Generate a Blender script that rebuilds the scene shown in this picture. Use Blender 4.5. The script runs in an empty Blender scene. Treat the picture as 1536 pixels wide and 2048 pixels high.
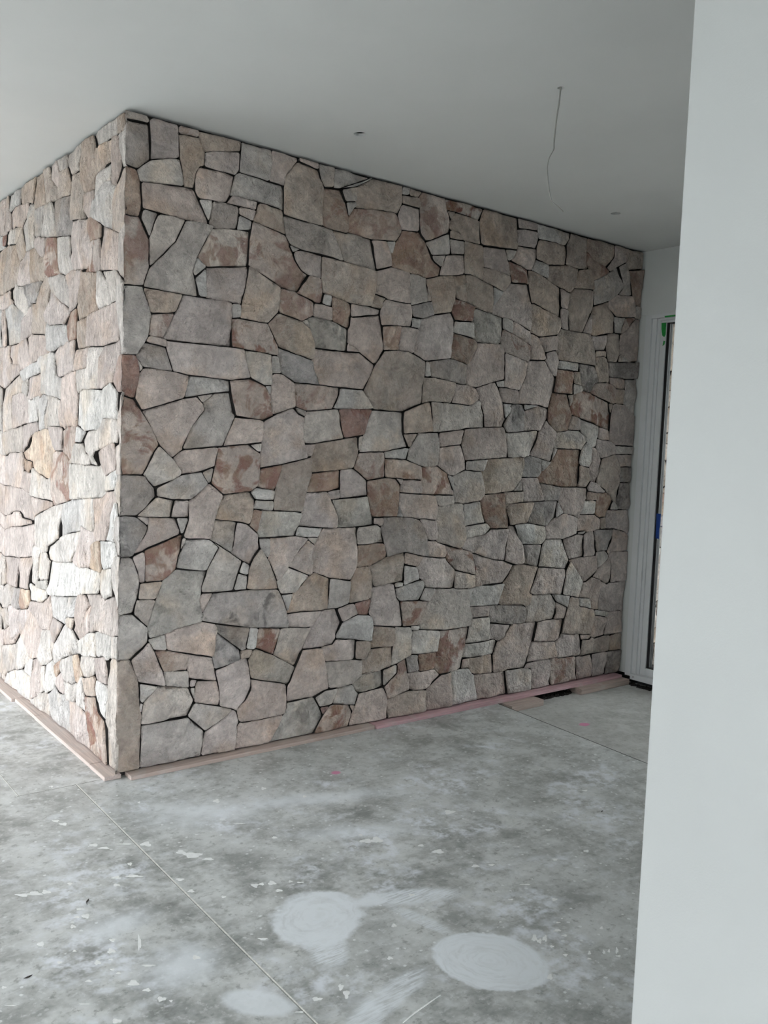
import bpy, bmesh, math, random
import numpy as np
from mathutils import Vector, Matrix, noise
from mathutils.geometry import delaunay_2d_cdt

# ------------------------------------------------------------------ camera, world, exposure
SC = bpy.context.scene
COL = SC.collection
CEIL = 2.75                      # ceiling height
WEND = 3.4264                    # where the stone wall meets the wall with the glazed door
CAM_POS = Vector((-1.3678, -3.4998, 1.4404))
YAW, PITCH, ROLL, FPX = 0.666005, -0.0737372, 0.0387133, 1754.51
cam_data = bpy.data.cameras.new('camera'); cam = bpy.data.objects.new('camera', cam_data); COL.objects.link(cam)
_f = Vector((math.sin(YAW)*math.cos(PITCH), math.cos(YAW)*math.cos(PITCH), math.sin(PITCH)))
_r0 = Vector((math.cos(YAW), -math.sin(YAW), 0)); _u0 = _r0.cross(_f)
_r = _r0*math.cos(ROLL) + _u0*math.sin(ROLL); _u = -_r0*math.sin(ROLL) + _u0*math.cos(ROLL)
M = Matrix((( _r.x, _u.x, -_f.x, CAM_POS.x), (_r.y, _u.y, -_f.y, CAM_POS.y), (_r.z, _u.z, -_f.z, CAM_POS.z), (0, 0, 0, 1)))
cam.matrix_world = M
cam_data.sensor_fit = 'HORIZONTAL'; cam_data.sensor_width = 36.0; cam_data.lens = FPX/1536*36.0
cam_data.clip_start = 0.05; cam_data.clip_end = 200
SC.camera = cam

world = bpy.data.worlds.new('world'); SC.world = world; world.use_nodes = True
bg = world.node_tree.nodes['Background']            # bright overcast sky
bg.inputs['Color'].default_value = (0.935, 0.975, 1.02, 1); bg.inputs['Strength'].default_value = 9.5
SC.view_settings.view_transform = 'Standard'; SC.view_settings.look = 'None'
SC.view_settings.gamma = 1.0; SC.view_settings.use_curve_mapping = False
SC.view_settings.exposure = 0.0
SC.cycles.max_bounces = 8; SC.cycles.diffuse_bounces = 4; SC.cycles.glossy_bounces = 3
SC.cycles.sample_clamp_indirect = 8.0; SC.cycles.adaptive_threshold = 0.18; SC.cycles.adaptive_min_samples = 16

OPEN_X = -3.8                    # the side of the room that is open to the daylight
OPEN_Y0, OPEN_Y1, OPEN_H = -0.4, 5.5, 2.38
def portal(name, loc, rot, sx, sy):                 # guides sky sampling through an opening, gives no light itself
    d = bpy.data.lights.new(name, 'AREA'); d.shape = 'RECTANGLE'; d.size = sx; d.size_y = sy
    d.cycles.is_portal = True
    o = bpy.data.objects.new(name, d); o.location = loc; o.rotation_euler = rot; COL.objects.link(o)
portal('sky_portal', (OPEN_X, (OPEN_Y0+OPEN_Y1)/2, OPEN_H/2), (math.pi/2, 0, -math.pi/2), OPEN_Y1-OPEN_Y0, OPEN_H)

BACK_X0, BACK_X1, YB = -3.7, -0.75, -6.4    # second opening, behind the viewer
portal('sky_portal', ((BACK_X0+BACK_X1)/2, YB, OPEN_H/2), (-math.pi/2, 0, 0), BACK_X1-BACK_X0, OPEN_H)

# ------------------------------------------------------------------ helpers
def obj(name, me, mat=None, parent=None, kind=None, label=None, cat=None, group=None, loc=None):
    o = bpy.data.objects.new(name, me); COL.objects.link(o)
    if mat: me.materials.append(mat)
    if loc is not None: o.location = loc
    if parent: o.parent = parent
    for k, v in (('kind', kind), ('label', label), ('category', cat), ('group', group)):
        if v: o[k] = v
    return o
def empty(name, loc=(0, 0, 0), kind=None, label=None, cat=None):
    o = bpy.data.objects.new(name, None); COL.objects.link(o); o.location = loc; o.empty_display_size = 0.1
    for k, v in (('kind', kind), ('label', label), ('category', cat)):
        if v: o[k] = v
    return o
def mesh(name, verts, faces, smooth=False):
    me = bpy.data.meshes.new(name); me.from_pydata([tuple(v) for v in verts], [], faces); me.update()
    if smooth: me.polygons.foreach_set('use_smooth', [True]*len(me.polygons))
    return me
def box(name, a, b, bevel=0.0, seg=2):
    bm = bmesh.new(); bmesh.ops.create_cube(bm, size=1.0)
    for v in bm.verts:
        v.co = Vector([(a[i]+b[i])/2 + v.co[i]*(b[i]-a[i]) for i in range(3)])
    if bevel: bmesh.ops.bevel(bm, geom=bm.edges[:], offset=bevel, segments=seg, affect='EDGES', profile=0.6)
    me = bpy.data.meshes.new(name); bm.to_mesh(me); bm.free(); return me
def prism(name, pts, z0, z1):
    n = len(pts); v = [(x, y, z0) for x, y in pts] + [(x, y, z1) for x, y in pts]
    f = [tuple(range(n))[::-1], tuple(range(n, 2*n))] + [(i, (i+1) % n, n+(i+1) % n, n+i) for i in range(n)]
    return mesh(name, v, f)
def tube(name, pts, radii, seg=8):
    V = []; F = []; pts = [Vector(p) for p in pts]; n = len(pts)
    for i, p in enumerate(pts):
        t = (pts[min(i+1, n-1)] - pts[max(i-1, 0)]).normalized()
        a = t.cross(Vector((0, 1, 0.2))).normalized(); b = t.cross(a)
        for k in range(seg):
            w = 2*math.pi*k/seg; V.append(p + (a*math.cos(w)+b*math.sin(w))*radii[i])
    for i in range(n-1):
        for k in range(seg):
            F.append((i*seg+k, i*seg+(k+1) % seg, (i+1)*seg+(k+1) % seg, (i+1)*seg+k))
    F.append(tuple(range(seg))[::-1]); F.append(tuple(range((n-1)*seg, n*seg)))
    return mesh(name, V, F, True)

# ------------------------------------------------------------------ materials
class NT:
    def __init__(s, name):
        s.m = bpy.data.materials.new(name); s.m.use_nodes = True; s.t = s.m.node_tree
        s.b = s.t.nodes['Principled BSDF']
    def n(s, typ, **kw):
        x = s.t.nodes.new(typ)
        for k, v in kw.items(): setattr(x, k, v)
        return x
    def l(s, a, b): s.t.links.new(a, b)
    def put(s, sock, v):
        if hasattr(v, 'is_linked') or isinstance(v, bpy.types.NodeSocket): s.l(v, sock)
        else: sock.default_value = v
    def math(s, op, a, b=0.0, c=None, clamp=False):
        x = s.n('ShaderNodeMath', operation=op, use_clamp=clamp); s.put(x.inputs[0], a); s.put(x.inputs[1], b)
        if c is not None: s.put(x.inputs[2], c)
        return x.outputs[0]
    def vmath(s, op, a, b=(0, 0, 0)):
        x = s.n('ShaderNodeVectorMath', operation=op); s.put(x.inputs[0], a)
        if op == 'SCALE': s.put(x.inputs[3], b)
        else: s.put(x.inputs[1], b)
        return x.outputs['Value'] if op == 'LENGTH' else x.outputs['Vector']
    def noise(s, vec, scale, detail=4.0, rough=0.55, dist=0.0):
        x = s.n('ShaderNodeTexNoise'); s.put(x.inputs['Vector'], vec); x.inputs['Scale'].default_value = scale
        x.inputs['Detail'].default_value = detail; x.inputs['Roughness'].default_value = rough; x.inputs['Distortion'].default_value = dist
        return x.outputs['Fac']
    def voro(s, vec, scale, feature='F1', rnd=1.0):
        x = s.n('ShaderNodeTexVoronoi', feature=feature); s.put(x.inputs['Vector'], vec); x.inputs['Scale'].default_value = scale
        x.inputs['Randomness'].default_value = rnd
        return x.outputs['Distance']
    def rng(s, v, a, b, c=0.0, d=1.0, smooth=True):
        x = s.n('ShaderNodeMapRange', interpolation_type='SMOOTHSTEP' if smooth else 'LINEAR'); s.put(x.inputs[0], v)
        for i, q in enumerate((a, b, c, d)): s.put(x.inputs[i+1], q)
        return x.outputs[0]
    def mix(s, f, a, b, blend='MIX'):
        x = s.n('ShaderNodeMix', data_type='RGBA', blend_type=blend); s.put(x.inputs[0], f)
        s.put(x.inputs[6], a if not isinstance(a, tuple) or len(a) == 4 else a+(1,)); s.put(x.inputs[7], b if not isinstance(b, tuple) or len(b) == 4 else b+(1,))
        return x.outputs[2]
    def mapping(s, vec, loc=(0, 0, 0), rot=(0, 0, 0), scale=(1, 1, 1), typ='POINT'):
        x = s.n('ShaderNodeMapping', vector_type=typ); s.put(x.inputs[0], vec); x.inputs[1].default_value = loc
        x.inputs[2].default_value = rot; x.inputs[3].default_value = scale
        return x.outputs[0]
    def bump(s, h, strength, dist, normal=None):
        x = s.n('ShaderNodeBump'); s.put(x.inputs['Height'], h); x.inputs['Strength'].default_value = strength; x.inputs['Distance'].default_value = dist
        if normal: s.l(normal, x.inputs['Normal'])
        return x.outputs[0]
    def pos(s): return s.n('ShaderNodeNewGeometry').outputs['Position']

def plain(name, col, rough=0.6, noise_amt=0.06, scale=12.0, bump=0.0, metal=0.0):
    t = NT(name); p = t.pos(); n = t.noise(p, scale, 4)
    f = t.rng(n, 0.3, 0.7, 1-noise_amt, 1+noise_amt, False)
    c = t.mix(1.0, col, (1, 1, 1), 'MULTIPLY')
    x = t.n('ShaderNodeVectorMath', operation='SCALE'); t.l(c, x.inputs[0]); t.l(f, x.inputs[3])
    t.l(x.outputs[0], t.b.inputs['Base Color']); t.b.inputs['Roughness'].default_value = rough; t.b.inputs['Metallic'].default_value = metal
    if bump: t.l(t.bump(t.noise(p, scale*12, 3), bump, 0.002), t.b.inputs['Normal'])
    return t.m

def stone_material():
    t = NT('split_faced_stone'); p0 = t.pos()
    colA = t.n('ShaderNodeAttribute', attribute_name='stone_color'); mk = t.n('ShaderNodeAttribute', attribute_name='stone_mark')
    sp = t.n('ShaderNodeSeparateXYZ'); t.l(mk.outputs['Vector'], sp.inputs[0]); rust, mott, seed = sp.outputs
    off = t.n('ShaderNodeCombineXYZ'); 
    t.put(off.inputs[0], t.math('MULTIPLY', seed, 37.0)); t.put(off.inputs[1], t.math('MULTIPLY', seed, 23.0)); t.put(off.inputs[2], t.math('MULTIPLY', seed, 51.0))
    p = t.vmath('ADD', p0, off.outputs[0])
    base = colA.outputs['Color']
    # broad tonal drift and bedding streaks inside one stone
    n1 = t.noise(p, 7.0, 3, 0.5, 0.3)
    f1 = t.rng(n1, 0.3, 0.7, 0.82, 1.16, False)
    streak = t.noise(t.mapping(p, rot=(0.5, 0.7, 0.4), scale=(1.0, 3.2, 1.0)), 13.0, 3, 0.62, 0.8)
    f2 = t.rng(streak, 0.3, 0.72, 0.78, 1.20, False)
    fine = t.noise(p, 48.0, 2, 0.65)
    f3 = t.rng(fine, 0.3, 0.7, 0.90, 1.09, False)
    f = t.math('MULTIPLY', t.math('MULTIPLY', f1, f2), f3)
    sc = t.n('ShaderNodeVectorMath', operation='SCALE'); t.l(base, sc.inputs[0]); t.l(f, sc.inputs[3])
    c = sc.outputs[0]
    # warm and cool drifts
    n5 = t.noise(t.vmath('ADD', p, (9, 2, 4)), 5.0, 3, 0.5)
    c = t.mix(t.rng(n5, 0.50, 0.68, 0, 0.7), c, t.mix(1.0, c, (1.02, 0.93, 0.83), 'MULTIPLY'))
    c = t.mix(t.rng(n5, 0.46, 0.30, 0, 0.45), c, t.mix(1.0, c, (0.97, 0.985, 1.0), 'MULTIPLY'))
    # grey lichen-like mottling
    n2 = t.noise(t.vmath('ADD', p, (3, 7, 1)), 11.0, 3, 0.62, 0.5)
    m2 = t.math('MULTIPLY', t.rng(n2, 0.50, 0.68), mott)
    c = t.mix(m2, c, t.mix(0.75, c, (0.085, 0.085, 0.080)))
    # iron staining
    n3 = t.noise(t.vmath('ADD', p, (1, 4, 8)), 8.0, 3, 0.6, 0.7)
    m3 = t.math('MULTIPLY', t.rng(n3, 0.45, 0.56), rust)
    red = t.mix(t.rng(t.noise(p, 19.0, 3), 0.4, 0.6), (0.26, 0.105, 0.078), (0.30, 0.18, 0.12))
    c = t.mix(t.math('MULTIPLY', m3, 0.82), c, red)
    # thin pale mineral veins
    v = t.noise(t.vmath('ADD', p, (5, 5, 5)), 9.0, 3, 0.55, 1.0)
    vein = t.rng(t.math('ABSOLUTE', t.math('SUBTRACT', v, 0.5)), 0.012, 0.0, 0.0, 0.30)
    c = t.mix(vein, c, (0.56, 0.53, 0.49))
    pit = t.rng(t.voro(p, 60.0), 0.13, 0.05, 0, 0.5)
    c = t.mix(t.math('MULTIPLY', pit, t.rng(t.noise(p, 10.0, 2), 0.5, 0.7)), c, (0.07, 0.06, 0.055))
    t.l(c, t.b.inputs['Base Color']); t.b.inputs['Roughness'].default_value = 0.88
    t.b.inputs['Specular IOR Level'].default_value = 0.25
    # split face relief
    rid = t.noise(t.mapping(p, rot=(0.3, 0.9, 0.2), scale=(1.0, 2.2, 1.0)), 12.0, 3, 0.66, 0.0)
    crease = t.math('ABSOLUTE', t.math('SUBTRACT', t.noise(t.mapping(p, rot=(0.2, 0.5, 0.9), scale=(1.0, 1.7, 1.0)), 7.0, 2, 0.6), 0.5))
    h = t.math('ADD', t.math('ADD', t.math('MULTIPLY', crease, 2.2), t.math('MULTIPLY', rid, 1.5)), t.math('MULTIPLY', t.noise(p, 62.0, 3, 0.72), 0.62))
    t.l(t.bump(h, 1.0, 0.024), t.b.inputs['Normal'])
    return t.m

def floor_material(name, dust=1.0, rough_floor=False):
    t = NT(name); p = t.pos()
    n1 = t.noise(p, 1.3, 2, 0.55); n2 = t.noise(p, 5.5, 4, 0.68); n3 = t.noise(p, 34.0, 4, 0.70)
    c = t.mix(t.rng(n2, 0.32, 0.68), (0.265, 0.276, 0.262), (0.68, 0.695, 0.68))
    c = t.mix(t.rng(n1, 0.40, 0.62, 0, 0.45), c, (0.60, 0.615, 0.605))
    c = t.mix(t.rng(n3, 0.53, 0.68, 0, 0.6), c, (0.74, 0.755, 0.75))
    c = t.mix(t.rng(n3, 0.46, 0.32, 0, 0.6), c, (0.20, 0.207, 0.196))
    # trowelled streaks
    st = t.noise(t.mapping(p, rot=(0, 0, 0.35), scale=(1.5, 3.4, 1)), 6.0, 4, 0.70)
    c = t.mix(t.rng(st, 0.53, 0.68, 0, 0.5), c, (0.66, 0.68, 0.68))
    c = t.mix(t.rng(st, 0.45, 0.30, 0, 0.45), c, (0.23, 0.24, 0.225))
    # drifts of white plaster dust
    d1 = t.noise(t.vmath('ADD', p, (4, 9, 0)), 2.1, 3, 0.68); d2 = t.noise(p, 16.0, 3, 0.7)
    dm = t.math('MULTIPLY', t.rng(d1, 0.49, 0.63), t.rng(d2, 0.40, 0.66))
    c = t.mix(t.math('MULTIPLY', dm, 0.95*dust), c, (0.82, 0.85, 0.89))
    # scattered paint droplets
    for sc_, thr, seedv in ((7.0, 0.060, (1, 2, 0)), (24.0, 0.15, (2, 8, 0))):
        pv = t.vmath('ADD', p, seedv)
        wob = t.math('MULTIPLY', t.math('SUBTRACT', t.noise(p, sc_*5, 0), 0.5), 0.16)
        vd = t.math('ADD', t.voro(pv, sc_), wob)
        dens = t.rng(n1, 0.36, 0.52)
        c = t.mix(t.math('MULTIPLY', t.math('MULTIPLY', t.rng(vd, thr, thr*0.6), dens), 0.8*dust), c, (0.84, 0.86, 0.86))
    gloss = None
    if not rough_floor:
        W9 = t.math('SUBTRACT', t.noise(p, 8.0, 3), 0.5); W20 = t.math('SUBTRACT', t.noise(p, 26.0, 3), 0.5); WM = t.math('ADD', W9, t.math('MULTIPLY', W20, 0.6))
        def ell(cx, cy, rx, ry, rot, soft=0.25, wob=0.35, wsc=9.0, gate=None, swirl=0.0):
            m = t.mapping(p, loc=(cx, cy, 0), rot=(0, 0, rot), scale=(rx, ry, 1), typ='TEXTURE')
            d = t.vmath('LENGTH', t.vmath('MULTIPLY', m, (1, 1, 0)))
            dd = t.math('ADD', d, t.math('MULTIPLY', W20 if wsc > 20 else WM, wob))
            k = t.rng(dd, 1.0, 1.0-soft)
            if swirl:                      # brushed rings or strokes left by the float
                cx_ = t.n('ShaderNodeCombineXYZ'); t.put(cx_.inputs[0], t.math('MULTIPLY', dd, swirl)); sm = t.n('ShaderNodeSeparateXYZ'); t.l(m, sm.inputs[0])
                t.put(cx_.inputs[1], t.math('MULTIPLY', sm.outputs[0], 1.2)); t.put(cx_.inputs[2], t.math('MULTIPLY', sm.outputs[1], 1.2))
                k = t.math('MULTIPLY', k, t.rng(t.noise(cx_.outputs[0], 2.0, 2, 0.6), 0.25, 0.62, 0.74, 1.0))
            return k
        def stroke(cx, cy, rx, ry, rot, fr=7.0):
            k = ell(cx, cy, rx, ry, rot, 0.5, 0.5)
            s = t.noise(t.mapping(p, rot=(0, 0, -rot), scale=(0.9, fr*1.5, 1)), 15.0, 2, 0.65)
            return t.math('MULTIPLY', k, t.rng(s, 0.36, 0.60, 0.40, 1.0))
        skim = (0.85, 0.89, 0.92)
        for k, amt in ((ell(0.385, -1.835, 0.172, 0.145, -1.1, 0.10, 0.30, 8, swirl=7.0), 1.0),
                       (ell(0.105, -1.375, 0.185, 0.150, 0.5, 0.20, 0.50, 7, swirl=4.0), 0.95),
                       (stroke(0.04, -1.52, 0.13, 0.075, 1.15), 0.95), (stroke(0.43, -1.44, 0.20, 0.060, -0.38), 0.95),
                       (ell(0.30, -1.38, 0.08, 0.05, 0.2, 0.6, 0.6, 12), 0.85), (stroke(0.36, -1.56, 0.15, 0.035, -1.35), 0.7),
                       (stroke(0.06, -1.80, 0.20, 0.055, 0.25, 5.0), 0.8), (stroke(-0.09, -1.86, 0.14, 0.06, 0.6, 5.0), 0.75),
                       (ell(-0.25, -1.63, 0.06, 0.115, 0.7, 0.35, 0.2, 7), 0.75), (ell(-0.33, -1.36, 0.17, 0.13, 0.4, 0.9, 0.9, 11), 0.8),
                       (ell(-0.42, -1.08, 0.16, 0.10, 0.2, 0.9, 0.9, 12), 0.7), (ell(0.55, -0.95, 0.35, 0.09, -0.5, 0.9, 1.0, 8), 0.55),
                       (ell(0.60, -0.62, 0.55, 0.10, -0.35, 0.95, 1.0, 7), 0.65), (ell(0.15, -0.50, 0.34, 0.18, -0.4, 0.95, 1.0, 8), 0.6)):
            c = t.mix(t.math('MULTIPLY', k, amt), c, skim)
        for px_, py_, r_ in ((0.834, -0.424, 0.024), (2.455, -0.492, 0.03)):
            c = t.mix(t.math('MULTIPLY', ell(px_, py_, r_*1.3, r_, 0.3, 0.5, 0.9, 30), 0.8), c, (0.75, 0.20, 0.42))
    else:
        c = t.mix(0.5, c, (0.47, 0.455, 0.425))
        k = t.vmath('LENGTH', t.vmath('MULTIPLY', t.vmath('SUBTRACT', p, (2.455, -0.492, 0)), (28, 40, 0)))
        c = t.mix(t.rng(t.math('ADD', k, t.math('MULTIPLY', t.math('SUBTRACT', t.noise(p, 30, 4), 0.5), 1.2)), 1.2, 0.8, 0, 0.75), c, (0.75, 0.20, 0.42))
    t.l(c, t.b.inputs['Base Color'])
    t.put(t.b.inputs['Roughness'], t.rng(n2, 0.3, 0.7, 0.30 if not rough_floor else 0.8, 0.48 if not rough_floor else 0.95, False))
    t.b.inputs['Specular IOR Level'].default_value = 0.5
    t.l(t.bump(t.noise(p, 26.0, 2, 0.6), 0.15 if not rough_floor else 0.7, 0.004), t.b.inputs['Normal'])
    return t.m

def plain_concrete():
    t = NT('plain_concrete'); p = t.pos(); n = t.noise(p, 5.5, 3, 0.68)
    t.l(t.mix(t.rng(n, 0.32, 0.68), (0.36, 0.375, 0.36), (0.62, 0.64, 0.63)), t.b.inputs['Base Color']); t.b.inputs['Roughness'].default_value = 0.42
    return t.m

def paint_material(name, col, grain=260.0, strength=0.12):
    t = NT(name); p = t.pos()
    n = t.noise(p, 1.6, 3); f = t.rng(n, 0.3, 0.7, 0.97, 1.03, False)
    x = t.n('ShaderNodeVectorMath', operation='SCALE'); x.inputs[0].default_value = col; t.l(f, x.inputs[3])
    t.l(x.outputs[0], t.b.inputs['Base Color']); t.b.inputs['Roughness'].default_value = 0.7; t.b.inputs['Specular IOR Level'].default_value = 0.3
    t.l(t.bump(t.noise(p, grain, 3, 0.6), strength, 0.002), t.b.inputs['Normal'])
    return t.m

def timber_material(name, col, axis):
    t = NT(name); p = t.pos()
    s = (2.0, 60.0, 60.0) if axis == 0 else (60.0, 2.0, 60.0)
    g = t.noise(t.mapping(p, scale=s), 1.6, 5, 0.6, 0.4)
    c = t.mix(t.rng(g, 0.3, 0.7), tuple(v*0.80 for v in col), tuple(min(1, v*1.12) for v in col))
    c = t.mix(t.rng(t.noise(p, 14, 5), 0.5, 0.72, 0, 0.35), c, (0.55, 0.53, 0.50))
    t.l(c, t.b.inputs['Base Color']); t.b.inputs['Roughness'].default_value = 0.8
    t.l(t.bump(g, 0.25, 0.003), t.b.inputs['Normal'])
    return t.m

M_STONE = stone_material()
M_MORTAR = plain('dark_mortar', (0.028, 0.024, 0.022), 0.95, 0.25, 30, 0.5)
M_FLOOR = floor_material('concrete_floor')
M_FLOOR3 = plain_concrete()
M_FLOOR2 = floor_material('raw_concrete', 0.35, True)
M_CEIL = paint_material('ceiling_paint', (0.77, 0.775, 0.76))
M_WALL = paint_material('wall_paint', (0.525, 0.54, 0.53))  # white paint, darkened to tone down the light on the near wall
M_WALL2 = paint_material('wall_paint_lifted', (0.78, 0.80, 0.79))  # same white paint, lightened to stand in for light on the door wall
M_FRAME = plain('white_aluminium', (0.84, 0.86, 0.87), 0.35, 0.02)
M_BLACK = plain('black_rubber', (0.008, 0.008, 0.009), 0.5, 0.1)
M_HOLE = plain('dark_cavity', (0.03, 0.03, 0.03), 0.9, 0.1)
M_CABLE = plain('cable_sheath', (0.36, 0.355, 0.33), 0.5, 0.08)
M_SPLAT = plain('dried_white_paint', (0.88, 0.89, 0.88), 0.55, 0.06, 60)
M_GREEN = plain('green_tape', (0.02, 0.33, 0.06), 0.5, 0.15, 80)
M_BLUE = plain('blue_tape', (0.008, 0.06, 0.32), 0.5, 0.12, 80)
M_FILL = plain('joint_filler', (0.80, 0.80, 0.75), 0.6, 0.15, 60)
M_TIM_L = timber_material('pale_pink_timber', (0.60, 0.50, 0.455), 1)
M_TIM_B = timber_material('brown_timber', (0.50, 0.40, 0.35), 0)
M_TIM_P = timber_material('pink_primed_timber', (0.60, 0.385, 0.405), 0)
M_OUT = plain('outdoor_paving', (0.26, 0.255, 0.24), 0.9, 0.15, 3)
M_SOIL = plain('dark_soil', (0.022, 0.018, 0.015), 0.95, 0.4, 60)
M_LEAF = plain('dry_leaf', (0.03, 0.025, 0.02), 0.8, 0.3, 40)
_g = NT('clear_glass'); _tr = _g.n('ShaderNodeBsdfTransparent'); _tr.inputs[0].default_value = (0.93, 0.95, 0.94, 1); _gl = _g.n('ShaderNodeBsdfGlossy'); _gl.inputs['Roughness'].default_value = 0.01
_fr = _g.n('ShaderNodeFresnel'); _fr.inputs[0].default_value = 1.45; _mx = _g.n('ShaderNodeMixShader'); _g.l(_fr.outputs[0], _mx.inputs[0]); _g.l(_tr.outputs[0], _mx.inputs[1]); _g.l(_gl.outputs[0], _mx.inputs[2])
_g.l(_mx.outputs[0], _g.t.nodes['Material Output'].inputs['Surface']); M_GLASS = _g.m

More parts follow.
